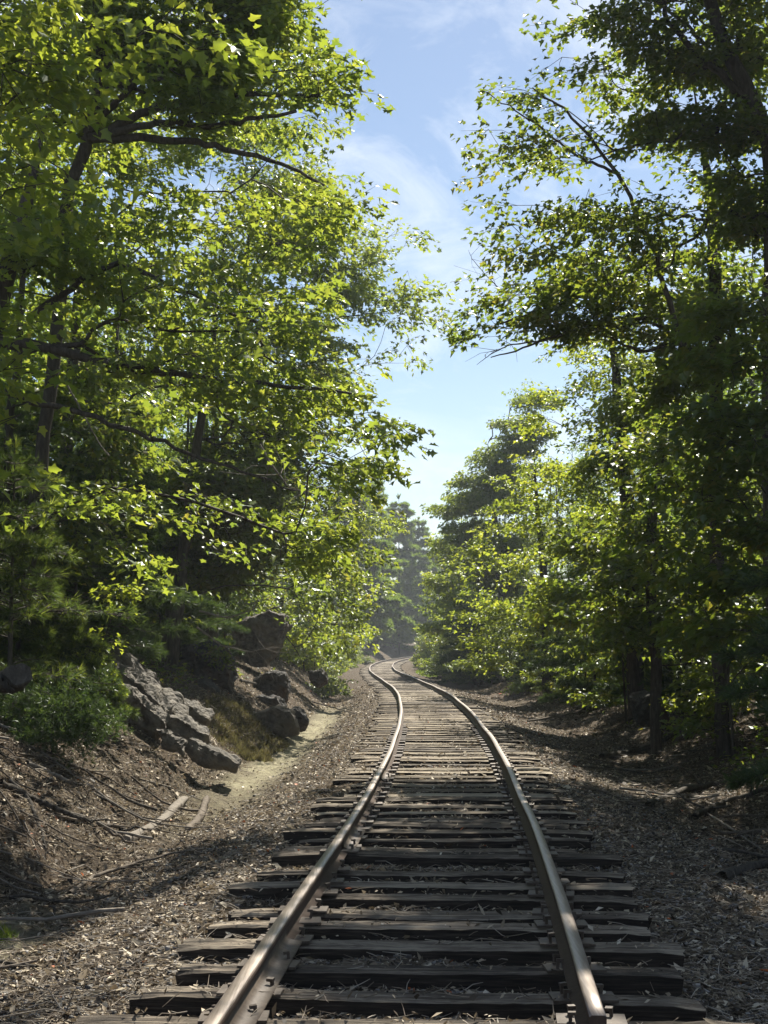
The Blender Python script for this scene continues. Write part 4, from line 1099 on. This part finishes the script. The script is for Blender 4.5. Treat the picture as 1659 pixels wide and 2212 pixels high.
# bright maple sapling
s0 = ground_hit(230, 1500)
Ys = s0[1]
make_tree('maple_sapling', 'thin maple sapling with one brilliant yellow green cluster of leaves', 'sapling',
    [(G(P(205, 1450, 18)[0], 18), .012), (P(215, 1400, 18), .01), (P(245, 1335, 18), .008), (P(255, 1290, 18), .005)],
    [B(250, 1276, 18, .24, .2, .035), B(280, 1274, 18, .16, .15, .03), B(222, 1290, 18, .13, .15, .03), B(262, 1303, 18, .1, .1, .02, .6), B(205, 1375, 18, .26, .2, .03, .8), B(250, 1385, 18, .14, .15, .03, .7)],
    'maple', M['maple'], size=.075, dens=900, per=9, L=.22, flat=.35, zmin=-5, cull=False, r0=.0015, group=None, droop=.03)
RB = 'bushes along the right of the track'
for (px, py, w, h, lf, mt, sz, dn, lab) in (
        (1013, 1474, .5, .5, 'oval', 'maple', .09, 60, 'small leafy plant standing alone right of the rails'),
        (1095, 1455, 1.3, 1.6, 'maple', 'maple', .12, 11, 'rounded sunlit bush right of the lone small plant'),
        (1060, 1440, 1.6, 2.2, 'maple', 'maple', .13, 9, 'pale bush leaning towards the rails on the right'),
        (1140, 1480, 1.0, .9, 'oval', 'maple_shade', .1, 16, 'low dark bush in front of the pale bare sapling'),
        (1200, 1500, 1.0, 1.2, 'oval', 'maple_shade', .1, 14, 'shaded bush beside the low boulder on the right'),
        (1290, 1505, 1.1, 1.3, 'oval', 'maple_shade', .1, 14, 'shaded bush behind the black rock, left side'),
        (1470, 1520, .8, 1.2, 'oval', 'maple_shade', .1, 24, 'bush with a few lit leaves right of the black rock'),
        (1590, 1560, .8, .8, 'maple', 'maple_shade', .1, 24, 'low shaded bush at the right edge above the roots')):
    g_ = ground_hit(px, py)
    bush('leafy_bush', lab, g_, w, h, lf, M[mt], sz, dn, cat='bush', group=RB, cull=False, L=.4)
LB = 'bushes along the left of the track'
for (px, py, w, h, mt, sz, dn, lab) in (
        (775, 1425, 1.4, 1.0, 'grass', .14, 8, 'low bright bush at the start of the far bend, left side'),
        (735, 1432, 1.0, 1.0, 'maple', .12, 11, 'bright bush on the bank left of the far bend'),
        (660, 1425, 1.3, 2.2, 'maple', .12, 10, 'leafy bush beside the overhanging boulder'),
        (625, 1420, .9, 1.8, 'maple', .11, 14, 'upright bush touching the right side of the overhanging boulder'),
        (440, 1465, .5, .8, 'maple_shade', .08, 50, 'sparse small leaved shrub in front of the wide shaded boulder')):
    g_ = ground_hit(px, py)
    bush('leafy_bush', lab, g_, w, h, 'maple', M[mt], sz, dn, cat='bush', group=LB, cull=False, L=.4)

# ------------------------------------------------------------------ forest behind both sides
def forest_proto(seed, h, w, n, leaf_size, low):
    bl = []
    for i in range(n):
        f = rng.random()
        z = low + (h - low) * f
        r = w * (1 - .55 * f)
        a = rng.uniform(0, 6.28)
        bl.append((np.array([math.cos(a) * r * .6, math.sin(a) * r * .6, z]), r * .5, r * .5, r * .32))
    return make_tree('forest_tree', 'x', 'tree', [((0, 0, -.3), .2), ((.1, 0, h * .35), .16), ((-.1, .1, h * .7), .09), ((0, 0, h), .03)], bl, 'oval', M['forest'],
                     size=leaf_size, dens=2.4, per=30, L=1.0, zmin=low * .8, cull=False, flat=.55, shell=.4, r0=.003)
protos = [forest_proto(i, h, w, 16, .19, low) for i, (h, w, low) in enumerate(((13, 3.2, 1.2), (15.5, 3.6, 2.0), (10, 2.8, .8), (14, 3.0, 4.5)))]
def dup(src, loc, rz, sc, label, group):
    r = src.copy(); COL.objects.link(r); r.location = [float(v) for v in loc]; r.rotation_euler = (0, 0, rz); r.scale = (sc, sc, sc)
    r['label'] = label; r['group'] = group
    for ch in src.children:
        c = ch.copy(); COL.objects.link(c); c.parent = r
    return r
spots = []
def try_spot(x, y, dmin):
    for (a, b, *_) in spots:
        if (a - x) ** 2 + (b - y) ** 2 < dmin ** 2: return False
    return True
def lit_hit(x, y, r, h):
    """does a crown here stand between the sun and ground that is sunlit in the photograph"""
    for z in np.linspace(2, h, 8):
        t = z / SUNV[2]; gx, gy = x - SUNV[0] * t, y - SUNV[1] * t
        for (cx, cy_, rx, ry, q) in LIT:
            if ((gx - cx) / (rx + r)) ** 2 + ((gy - cy_) / (ry + r)) ** 2 < 1: return True
    return False
for _ in range(2600):
    side = rng.choice([-1, 1]); y = rng.uniform(11, 135)
    off = rng.uniform(7.0, 7 + 4 + y * .28)
    x = float(xc(y)) + side * off
    if y < 18 and off < 9: continue
    if not try_spot(x, y, 2.8 + y * .012): continue
    k = int(rng.integers(0, 4)); hh = (13, 15.5, 10, 14)[k]
    if off < 8.5 and k == 1: k = 2
    if lit_hit(x, y, .8, hh): continue
    # sky gap stays open: crowns near the line of sight through the gap are kept low by distance
    ang = (x / y) * FPX + 829.5
    if 760 < ang < 1120: continue
    spots.append((x, y, k, side))
    if len(spots) >= 150: break
for i in range(240):     # wood closing the view behind the bend
    y = rng.uniform(110, 230); off = rng.uniform(-18, -5.5) if rng.random() < .7 else rng.uniform(6, 14); x = float(xc(y)) + off
    if not (680 < x / y * FPX + 829.5 < (925 if off < 0 else 1100)) or not try_spot(x, y, 3.5): continue
    spots.append((x, y, 2 if rng.random() < .6 else 0, 0))
for i, (x, y, k, side) in enumerate(spots):
    z = float(terr(x, y)) - .1
    sc = float(rng.uniform(.85, 1.1)) if side else float(rng.uniform(.8, .95))
    if side: lab, gr = (('woodland tree in the deep wood left of the track', 'trees of the wood on the left') if side < 0 else ('woodland tree in the deep wood right of the track', 'trees of the wood on the right'))
    else: lab, gr = 'hazy tree closing the view behind the far bend', 'trees closing the view'
    if i < 4:
        r = protos[i] if False else dup(protos[k], (x, y, z), rng.uniform(0, 6.28), sc, lab, gr)
    else:
        r = dup(protos[k], (x, y, z), float(rng.uniform(0, 6.28)), sc, lab, gr)
for p_ in protos:      # the four models were only sources of the copies
    for ch in list(p_.children): bpy.data.objects.remove(ch)
    bpy.data.objects.remove(p_)

# understory: shared low saplings on both banks, dark under the crowns
def low_proto(kind):
    if kind == 0:
        return make_tree('understory_sapling', 'x', 'sapling', [((0, 0, -.1), .03), ((.05, 0, 1.2), .02), ((0, 0, 2.6), .01)],
            [(np.array([rng.uniform(-.6, .6), rng.uniform(-.6, .6), z]), .7, .7, .14) for z in np.linspace(.5, 2.8, 8)], 'maple', M['maple_shade'], size=.11, dens=26, per=20, L=.45, zmin=.2, cull=False, flat=.3)
    return conifer('understory_hemlock', 'x', np.array([0, 0, -.1]), 4.2, 1.9, .13, .06, 10, 13, M['needle'], None, cull=False, trunk_r=.04, z0=.05, dens=1.3, step=.12, cat='hemlock')
lows = [low_proto(0), low_proto(0), low_proto(1)]
bp_ = bush('verge_bush', 'x', (0, 0, 0), 1.6, 1.5, 'maple', M['maple'], .13, 9, cat='bush', stems=6, L=.45)
bq_ = bush('verge_bush', 'x', (0, 0, 0), 1.8, 1.2, 'oval', M['maple_shade'], .14, 9, cat='bush', stems=6, L=.45)
for i in range(78):
    if i < 50: yy = rng.uniform(50, 150); u_ = -rng.uniform(2.9, 5.2); lab = 'low green bush on the verge left of the far rails'; gr = 'verge bushes on the left'
    else: yy = rng.uniform(28, 110); u_ = rng.uniform(4.0, 5.6) if yy < 60 else rng.uniform(3.0, 5); lab = 'low green bush on the verge right of the rails'; gr = 'verge bushes on the right'
    x_ = float(xc(yy)) + u_
    dup(bp_ if rng.random() < .55 else bq_, (x_, yy, float(terr(x_, yy)) - .05), float(rng.uniform(0, 6.28)), float(rng.uniform(.45, 1.0)), lab, gr)
lows += [bp_, bq_]
ls = []
for _ in range(2500):
    side = rng.choice([-1, 1]); y = rng.uniform(14, 60) if rng.random() < .6 else rng.uniform(60, 130); off = rng.uniform(4.1 if side > 0 else 5.0, 9.5)
    if y > 60: off = rng.uniform(3.4, 7)
    x = float(xc(y)) + side * off
    if any((a - x) ** 2 + (b - y) ** 2 < 1.7 for a, b, *_ in ls): continue
    if side < 0 and y < 22 and off < 6.2: continue
    if side < 0 and off < 5.8 and 26 < y < 44: continue
    ls.append((x, y, int(rng.integers(0, 3)), side))
    if len(ls) > 230: break
for (x, y, k, side) in ls:
    lab = ('shaded leafy sapling' if k < 2 else 'shaded young hemlock') + (' in the undergrowth left of the track' if side < 0 else ' in the undergrowth right of the track')
    dup(lows[k], (x, y, float(terr(x, y))), float(rng.uniform(0, 6.28)), float(rng.uniform(.7, 1.15)), lab, ('undergrowth saplings' if k < 2 else 'undergrowth hemlocks') + (' on the left' if side < 0 else ' on the right'))
for p_ in lows:
    for ch in list(p_.children): bpy.data.objects.remove(ch)
    bpy.data.objects.remove(p_)

# ------------------------------------------------------------------ logs, fallen branches, roots
def fallen(name, label, px, r0, r1, mat, cat, lift=0.0, twigs=0, group=None, k=8, caps=False):
    pts = np.array([ground_hit(a, b) for a, b in px]); pts[:, 2] += r0 * .7 + lift
    s = np.linspace(0, 1, 26); d = np.concatenate([[0], np.cumsum(np.linalg.norm(np.diff(pts, axis=0), axis=1))]); d /= d[-1]
    q = np.stack([np.interp(s, d, pts[:, i]) for i in range(3)], -1)
    for _ in range(2): q[1:-1] = (q[:-2] + 2 * q[1:-1] + q[2:]) / 4
    q[1:-1] += (rng.random((24, 3)) - .5) * r0 * .5
    rr = np.linspace(r0, r1, 26) * rng.uniform(.88, 1.12, 26)
    mb = MB(); V, F = tube(q, rr, k); mb.add(V, F)
    if caps:
        for e_ in (0, 25):
            ring = V[e_ * k:(e_ + 1) * k]; c = ring.mean(0)
            VV = np.concatenate([ring, [c]]); 
            FF = np.array([[j, (j + 1) % k, k, k] for j in range(k)]); 
            VV = np.concatenate([VV, [c]]); FF[:, 3] = k + 1
            mb.add(VV, FF)
    for _ in range(twigs):
        i = rng.integers(4, 24); L_ = rng.uniform(.12, .5)
        d_ = norm(rng.normal(size=3) * np.array([1, 1, .25]) + np.array([0, 0, .1]))
        mb.add(*tube(np.array([q[i], q[i] + d_ * L_ * .5 + rng.normal(size=3) * .03, q[i] + d_ * L_]), [max(.004, r1 * .7), max(.003, r1 * .5), .002], 4))
    V, F = mb.out()
    o = mesh_np(name, V, F, mat, origin=pts[0], smooth=True)
    tag(o, label, cat, group); return o

def cut_log(label, a, b, r, mat, lift=0, pos3=None, endm=None):
    """a sawn log with a ragged bark tube and a slightly cupped pale end"""
    A, Bq = pos3 if pos3 else (ground_hit(*a), ground_hit(*b))
    A = np.array(A, float); Bq = np.array(Bq, float); A[2] += r * .85 + lift; Bq[2] += r * .8 + lift
    s = np.linspace(0, 1, 22)[:, None]; q = A * (1 - s) + Bq * s
    q[2:-2] += (rng.random((18, 3)) - .5) * r * .22; q[:, 2] += np.sin(s[:, 0] * 3.1 + A[0]) * r * .6; q[:, 0] += np.sin(s[:, 0] * 4.4) * r * .8
    root = empty('log', A - np.array([0, 0, r]))
    V, F = tube(q, r * rng.uniform(.88, 1.1, 22), 14)
    ph = np.arange(len(V)) % 14; al_ = np.arange(len(V)) // 14
    V += (V - np.repeat(q, 14, 0)) * (fbm(ph * .9, al_ * .35 + A[0] * 9, 3, 3) * .9)[:, None]     # knots, flats and peeled strips
    V += norm(rng.normal(size=V.shape)) * r * .07
    mesh_np('bark', V, F, mat, root, smooth=True)
    for e_, nm in ((0, 'cut_end'), (21, 'cut_end')):
        ring = V[e_ * 14:(e_ + 1) * 14]; c = ring.mean(0); ax = norm(q[0] - q[-1]) * (1 if e_ == 0 else -1)
        mid = c + (ring - c) * .55 - ax * 0.006; VV = np.concatenate([ring, mid, [c - ax * .004]])
        FF = [(j, (j + 1) % 14, 14 + (j + 1) % 14, 14 + j) for j in range(14)]
        m_ = mesh_np(nm, VV, np.array(FF), endm or M['deadwood'], root)
        bm = bmesh.new(); bm.from_mesh(m_.data); bm.verts.ensure_lookup_table()
        for j in range(14): bm.faces.new([bm.verts[14 + j], bm.verts[14 + (j + 1) % 14], bm.verts[28]])
        bm.to_mesh(m_.data); bm.free()
    tag(root, label, 'log', None)
    return root
cut_log('pale grey sawn log lying at the foot of the left bank', (272, 1822), (405, 1740), .052, M['deadwood'])
cut_log('shorter mossy log right of the pale sawn log', (405, 1795), (452, 1738), .042, M['stick'])
Lg = P(-60, 1455, 12.5); Lg2 = P(40, 1452, 12.2)
cut_log('dark thick log with a round end at the left edge, among the young pines', None, None, .105, M['bark'], pos3=(Lg2 - np.array([0, 0, .1]), Lg - np.array([0, 0, .1])), endm=M['bark'])

SB = 'dead branches lying on the ground'
for (lab, px, r0, r1, mt, tw) in (
    ('long thin root crossing the left bank below the grey slabs', [(215, 1600), (310, 1612), (400, 1640), (470, 1668)], .02, .008, 'stick', 4),
    ('grey branch slanting down the left bank below the juniper bush', [(60, 1655), (140, 1690), (230, 1735), (300, 1765)], .024, .01, 'deadwood', 4),
    ('dark curved root running to the pale sawn log', [(0, 1700), (90, 1745), (190, 1785), (270, 1800)], .035, .015, 'bark', 4),
    ('thin straight stick across the roots on the left', [(100, 1770), (220, 1788), (330, 1795), (420, 1812)], .012, .006, 'stick', 3),
    ('dark root bending round the stones at the left edge', [(20, 1690), (60, 1730), (85, 1790), (100, 1850)], .028, .012, 'bark', 3),
    ('pale twig standing out of the roots at the left', [(50, 1780), (70, 1820), (85, 1860)], .009, .004, 'deadwood', 1),
    ('crooked dark branch at the edge of the pale sand, lower left', [(150, 1935), (200, 1900), (290, 1870), (380, 1850), (430, 1838)], .022, .009, 'stick', 6),
    ('second thin branch beside the pale sand, lower left', [(60, 1985), (110, 1945), (190, 1925), (260, 1895)], .014, .006, 'stick', 6),
    ('fine twig hooked over the lower left litter', [(140, 1890), (185, 1870), (215, 1895), (240, 1920)], .007, .003, 'deadwood', 2),
    ('long branch lying along the left bank above the ditch', [(520, 1475), (600, 1490), (680, 1520), (770, 1545)], .04, .012, 'bark', 3),
    ('stick lying on the litter beside the long root', [(300, 1690), (360, 1700), (440, 1735)], .012, .006, 'deadwood', 2),
    ('broken stick below the juniper bush', [(150, 1655), (230, 1690), (290, 1720)], .018, .01, 'stick', 3),
    ('thick dark fallen limb on the right bank above the pale stones', [(1300, 1640), (1380, 1628), (1470, 1590), (1560, 1562)], .06, .03, 'bark', 3),
    ('thick crooked limb reaching in from the right edge', [(1400, 1745), (1470, 1722), (1540, 1700), (1659, 1682)], .045, .035, 'bark', 5),
    ('lower crooked limb at the right edge with a forked end', [(1500, 1772), (1560, 1745), (1610, 1722), (1680, 1705)], .038, .025, 'bark', 5),
    ('pale crooked root below the limbs at the right', [(1525, 1762), (1570, 1790), (1610, 1815), (1659, 1850)], .016, .008, 'deadwood', 4),
    ('dark branch lying beside the right rail, upper part', [(1040, 1540), (1110, 1580), (1180, 1608), (1240, 1632)], .03, .01, 'bark', 3),
    ('second dark branch beside the right rail, lower part', [(1130, 1590), (1200, 1615), (1260, 1640), (1330, 1652)], .022, .01, 'stick', 3),
    ('thin stick across the pale leaves on the right bank', [(1240, 1655), (1330, 1665), (1430, 1640), (1480, 1618)], .014, .007, 'stick', 3),
    ('curved dark branch at the foot of the pale leaves', [(1230, 1700), (1300, 1712), (1370, 1742), (1420, 1755)], .022, .01, 'stick', 5),
    ('long slanting branch on the upper right bank', [(1140, 1560), (1230, 1545), (1310, 1515), (1370, 1490)], .03, .012, 'stick', 3),
    ('half buried dark log at the right edge below the limbs', [(1560, 1905), (1620, 1885), (1690, 1872)], .05, .04, 'bark', 1),
    ('thin arched twig right of the sleepers', [(1490, 1950), (1525, 1985), (1540, 2035)], .007, .003, 'stick', 3),
    ('grey stick lying over the right bank litter', [(1440, 1600), (1500, 1585), (1600, 1540), (1659, 1530)], .016, .008, 'deadwood', 4),
    ('stick lying flat in front of the right limbs', [(1330, 1860), (1400, 1852), (1480, 1872)], .01, .005, 'stick', 2),
    ('dark stick at the bottom left corner', [(0, 2085), (40, 2090), (80, 2098)], .018, .012, 'bark', 1),
    ('fine pale twigs sprawled in the bottom left corner', [(60, 2180), (110, 2165), (150, 2195), (190, 2175)], .006, .003, 'deadwood', 6)):
    fallen('fallen_branch', lab, px, r0, r1, M[mt], 'fallen branch', twigs=tw, group=SB, k=6)

for i in range(190):     # many thin sticks and roots strewn over both banks
    left = i < 125
    if left: yy = rng.uniform(8, 17); u_ = rng.uniform(-5.6, -2.6) - .02 * yy
    else: yy = rng.uniform(10, 26); u_ = rng.uniform(2.6, 6.2)
    x_ = float(xc(yy)) + u_; a_ = rng.normal() * .5 + (.4 if left else -.5) + (math.pi if rng.random() < .5 else 0); L_ = rng.uniform(.35, 1.5)
    s_ = np.linspace(-.5, .5, 9); bend = rng.normal() * .25
    xs_ = x_ + np.cos(a_ + bend * s_) * L_ * s_; ys_ = yy + np.sin(a_ + bend * s_) * L_ * s_
    r_ = rng.uniform(.005, .02)
    zs_ = terr(xs_, ys_); zs_ = np.convolve(np.pad(zs_, 2, 'edge'), np.ones(5) / 5, 'valid') + r_ + rng.uniform(.01, .05)
    q_ = np.stack([xs_, ys_, zs_], -1) + rng.normal(size=(9, 3)) * r_ * .5
    mb = MB(); mb.add(*tube(q_, np.linspace(r_, r_ * .4, 9), 5))
    for _ in range(int(rng.integers(0, 4))):
        k_ = rng.integers(2, 7); d_ = norm(rng.normal(size=3) * np.array([1, 1, .3])); l2 = rng.uniform(.1, .35)
        mb.add(*tube(np.array([q_[k_], q_[k_] + d_ * l2 * .5, q_[k_] + d_ * l2 + rng.normal(size=3) * .02]), [r_ * .6, r_ * .4, .002], 4))
    V, F = mb.out(); o = mesh_np('stick', V, F, M[('stick', 'deadwood', 'bark')[int(rng.integers(0, 3))]], origin=q_[4], smooth=True)
    tag(o, 'thin dead stick among the many littering the ' + ('left' if left else 'right') + ' bank', 'stick', 'sticks littering the ' + ('left' if left else 'right') + ' bank')

# a few single things on the ground
def flake(name, label, at, size, mat, cat, group=None):
    c = ground_hit(*at) if len(at) == 2 else np.array(at)
    n = 9; th = np.sort(rng.uniform(0, 6.28, n)); rr = size * rng.uniform(.6, 1, n)
    top = np.stack([np.cos(th) * rr, np.sin(th) * rr * .6, rng.uniform(.01, .03, n)], -1); bot = top.copy(); bot[:, 2] -= .02
    V = np.concatenate([top, bot]) + c + np.array([0, 0, .015])
    me = bpy.data.meshes.new(name)
    me.from_pydata((V - c).tolist(), [], [tuple(range(n)), tuple(range(n, 2 * n))[::-1]] + [(j, n + j, n + (j + 1) % n, (j + 1) % n) for j in range(n)])
    me.materials.append(mat); o = bpy.data.objects.new(name, me); COL.objects.link(o); o.location = c.tolist()
    tag(o, label, cat, group)
PL = 'pale stones on the right bank'
for at, s, lab in (((1275, 1660), .13, 'flat pale stone right of the rail beside the fallen sticks'), ((1378, 1700), .12, 'pale angular stone in the sunlit leaves on the right bank'),
                   ((1490, 1700), .14, 'brightest pale stone in the sunlit leaves on the right bank'), ((1505, 1725), .13, 'pale stone just below the brightest one'),
                   ((1420, 1690), .09, 'small white stone between the pale stones'), ((1160, 1615), .1, 'small pale stone beside the upper sleepers')):
    flake('stone', lab, at, s, M['deadwood'], 'stone', PL)
for at, s, lab in (((385, 1650), .07, 'white flake of stone on the left bank below the slabs'), ((480, 1700), .06, 'white chip of stone beside the ditch'), ((300, 1740), .07, 'white bark flake among the left roots')):
    flake('stone', lab, at, s, M['deadwood'], 'stone', 'pale stones on the left bank')

# ------------------------------------------------------------------ stuff: litter, twigs, stones, grass, moss
TYA = np.array(TIE_Y); 
def on_tie(x, y):
    i = np.clip(np.searchsorted(TYA, y), 1, len(TYA) - 1)
    yt = np.where(np.abs(TYA[i] - y) < np.abs(TYA[i - 1] - y), TYA[i], TYA[i - 1])
    u = x - xc(y)
    return (np.abs(y + u * slope(y) - yt) < .105) & (np.abs(u) < 1.25)
def scatter(n, y0, y1, u0=-5.5, u1=5.8, p=2.0):
    # density falls with distance
    r = rng.random(n)
    a = 1 - p
    y = (y0 ** a + r * (y1 ** a - y0 ** a)) ** (1 / a)
    u = rng.uniform(u0, u1, n)
    m = np.abs(u + 0) < .36 * y + 1.5
    return (xc(y) + u)[m], y[m]
def keep_bed(x, y, prob):
    k = on_tie(x, y) & (rng.random(len(x)) < prob)
    u = x - xc(y)
    k |= np.abs(np.abs(u) - .7535) < .05
    return ~k
x, y = scatter(340000, 4.8, 60, p=1.7)
xb, yb = scatter(150000, 6, 45, -6.5, 6.8, p=1.5); ub = np.abs(xb - xc(yb)); mb_ = ub > 2.9; x = np.concatenate([x, xb[mb_]]); y = np.concatenate([y, yb[mb_]])
m = keep_bed(x, y, .93); x = x[m]; y = y[m]
pt = fbm(x * .8, y * .8, 31) + .5
u = x - xc(y); sandy = (np.exp(-((u + 3.05) / 0.5) ** 2) * np.exp(-((y - 9.3) / 1.3) ** 2) + np.exp(-((u + 2.75) / 0.4) ** 2) * ((y > 18) & (y < 44))) > .4
pt = np.where(sandy, -.08, pt)
m = rng.random(len(x)) < .15 + 1.2 * pt; x = x[m]; y = y[m]
z = terr(x, y); z = np.where(on_tie(x, y), .004, z)
n = len(x)
T = np.array([(-.5, 0, .0), (-.1, -.28, .06), (.5, .02, .02), (.05, .26, .07), (.02, -.02, -.02)])
F0 = np.array([(0, 1, 4), (1, 2, 4), (2, 3, 4), (3, 0, 4)])
def scatter_flakes(name, x, y, z, size, rnd, mat, tilt=.45, label=None, squash=(.45, 1.1)):
    n = len(x); a = rng.uniform(0, 6.28, n)
    nr = norm(np.array([0, 0, 1.0]) + rng.normal(size=(n, 3)) * tilt); yd = np.stack([np.cos(a), np.sin(a), 0 * a], -1)
    X = norm(np.cross(yd, nr)); Yv = np.cross(nr, X)
    cur = rng.uniform(.3, 2.6, n)
    jit = 1 + (rng.random((n, 5, 1)) - .5) * .7
    Tj = T[None] * jit
    V = np.stack([x, y, z + size * .12], -1)[:, None] + size[:, None, None] * (Tj[..., 0:1] * X[:, None] + Tj[..., 1:2] * rng.uniform(*squash, n)[:, None, None] * Yv[:, None] + Tj[..., 2:3] * cur[:, None, None] * nr[:, None])
    F = (F0[None] + (np.arange(n) * 5)[:, None, None]).reshape(-1, 3)
    o = mesh_np(name, V.reshape(-1, 3), F, mat, rnd=np.repeat(rnd, 5)); tag(o, kind='stuff'); return o
size = rng.uniform(.016, .046, n) * (1 + .02 * y) * np.where(rng.random(n) < .07, 1.8, 1)
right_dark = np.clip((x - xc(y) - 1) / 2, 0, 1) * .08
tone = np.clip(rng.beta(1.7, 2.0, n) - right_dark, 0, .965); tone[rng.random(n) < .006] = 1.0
o = scatter_flakes('leaf_litter', x, y, z, size, tone, M['litter'])
o['label'] = 'dry brown and grey leaf litter strewn over ballast and banks'
# twigs
x, y = scatter(52000, 4.8, 45, p=1.8); m = keep_bed(x, y, .9); x = x[m]; y = y[m]; n = len(x)
a = rng.uniform(0, 6.28, n); L = rng.uniform(.03, .16, n) * np.where(rng.random(n) < .05, 2.2, 1); z = terr(x, y); z = np.where(on_tie(x, y), .004, z) + .01
d = np.stack([np.cos(a), np.sin(a), rng.normal(size=n) * .18], -1)
p0 = np.stack([x, y, z], -1); mid = p0 + d * (L * .5)[:, None] + rng.normal(size=(n, 3)) * (L * .07)[:, None]; p1 = p0 + d * L[:, None]
V1, F1 = prisms(p0, mid, .0028, .0024); V2, F2 = prisms(mid, p1, .0024, .0012)
tn = rng.beta(2, 2, n)
o = mesh_np('twig_litter', np.concatenate([V1, V2]), np.concatenate([F1, F2 + len(V1)]), M['chips'], rnd=np.concatenate([np.repeat(tn, 6), np.repeat(tn, 6)]))
tag(o, 'small dry twigs mixed into the leaf litter', kind='stuff')
# ballast stones
x, y = scatter(30000, 4.8, 50, -2.6, 2.6, p=1.7); m = keep_bed(x, y, .97); x = x[m]; y = y[m]; n = len(x)
z = terr(x, y) - .002
S8 = norm(np.array([(-1, -1, -1), (1, -1, -1), (1, 1, -1), (-1, 1, -1), (-1, -1, 1), (1, -1, 1), (1, 1, 1), (-1, 1, 1)], float))
FB = np.array(BOXF)
sz = rng.uniform(.008, .026, n) * (1 + .01 * y)
V = np.stack([x, y, z], -1)[:, None] + S8[None] * sz[:, None, None] * rng.uniform(.5, 1.2, (n, 8, 1)) * rng.uniform(.5, 1.2, (n, 1, 3))
o = mesh_np('ballast', V.reshape(-1, 3), (FB[None] + (np.arange(n) * 8)[:, None, None]).reshape(-1, 4), M['stone'], rnd=np.repeat(rng.random(n), 8))
tag(o, 'small angular ballast stones between and beside the sleepers', kind='stuff')

x, y = scatter(60000, 9, 75, -9, 9, p=1.5); u = x - xc(y)
m = (np.where(u < 0, -u > 4.6, u > 4.0)) & (fbm(x * .7, y * .7, 71) > .02); x = x[m]; y = y[m]; n = len(x)
ps = np.stack([x, y, terr(x, y) + rng.uniform(.03, .25, n)], -1)
V, F, r_ = place_leaves('oval', ps, rng.normal(size=(n, 3)) * np.array([1, 1, .2]), np.array([0, 0, 1.0]) + rng.normal(size=(n, 3)) * .4, rng.uniform(.04, .10, n) * (1 + .01 * y), rng.random(n))
o = mesh_np('ground_cover', V, F, M['maple_shade'], rnd=r_); tag(o, 'low green seedlings and weeds on the forest floor', kind='stuff')

def grass_patch(name, label, pts, hgt, wid, mat, lean=.4):
    n = len(pts)
    d = norm(np.array([0, 0, 1.0]) + rng.normal(size=(n, 3)) * lean); s = norm(np.cross(d, rng.normal(size=(n, 3))))
    h = hgt * rng.uniform(.5, 1.2, n)[:, None]; w = wid * rng.uniform(.6, 1.2, n)[:, None]
    V = np.stack([pts - s * w, pts + s * w, pts + d * h], 1).reshape(-1, 3)
    o = mesh_np(name, V, np.arange(3 * n).reshape(-1, 3), mat, rnd=np.repeat(rng.random(n), 3)); tag(o, label, kind='stuff'); return o
def ell(n, cx, cy_, rx, ry):
    a = rng.uniform(0, 6.28, n); r = np.sqrt(rng.random(n)); x = cx + np.cos(a) * r * rx; y = cy_ + np.sin(a) * r * ry
    return np.stack([x, y, terr(x, y)], -1)
c = ground_hit(920, 1458); grass_patch('grass', 'bright green grass strip beside the right rail near the far bend', ell(9000, c[0] + .2, c[1] + 3, .75, 9), .16, .014, M['grass'])
c = ground_hit(715, 1440); grass_patch('grass', 'tufts of pale green grass below the left bushes near the far bend', ell(5000, c[0], c[1], 1.1, 5), .3, .015, M['grass'])
c = ground_hit(535, 1575); 
mp_ = np.concatenate([ell(9000, c[0], c[1], .75, 2.6), ell(3500, c[0] + .35, c[1] - 2.5, .3, 1.0), ell(1500, *ground_hit(480, 1585)[:2], .4, 1)])
grass_patch('moss', 'yellow brown moss and dry stems on the left bank above the sand', mp_, .10, .008, M['moss'], .7)
c = ground_hit(5, 2030); grass_patch('grass', 'green grass tuft at the lower left edge', ell(500, c[0] - .05, c[1], .12, .2), .09, .004, M['grass'])
for (px, py, lab) in ((110, 1975, 'tiny green plant on the pale sand, lower left'), (305, 1890, 'tiny pale weed on the lower left litter')):
    bush('weed', lab, ground_hit(px, py), .09, .12, 'oval', M['grass'], .035, 3000, per=5, cat='weed', group='small weeds', L=.06, stems=3)

# ------------------------------------------------------------------ haze: one box of thin air round camera and scene
def build_haze():
    m, t, out = newmat('haze')
    pv_ = t.nodes.new("ShaderNodeVolumePrincipled")
    pv_.inputs['Density'].default_value = HAZE
    pv_.inputs['Color'].default_value = (0.82, 0.90, 1.0, 1)
    pv_.inputs['Anisotropy'].default_value = 0.3
    t.links.new(pv_.outputs[0], out.inputs['Volume'])
    x0, x1, y0, y1, z0, z1 = -330, 330, -20, 450, -5, 32
    v = [(x0, y0, z0), (x1, y0, z0), (x1, y1, z0), (x0, y1, z0), (x0, y0, z1), (x1, y0, z1), (x1, y1, z1), (x0, y1, z1)]
    me = bpy.data.meshes.new('haze'); me.from_pydata(v, [], BOXF); me.materials.append(m)
    o = bpy.data.objects.new('haze', me); COL.objects.link(o); tag(o, kind='stuff')
HAZE = 0.0005
build_haze()
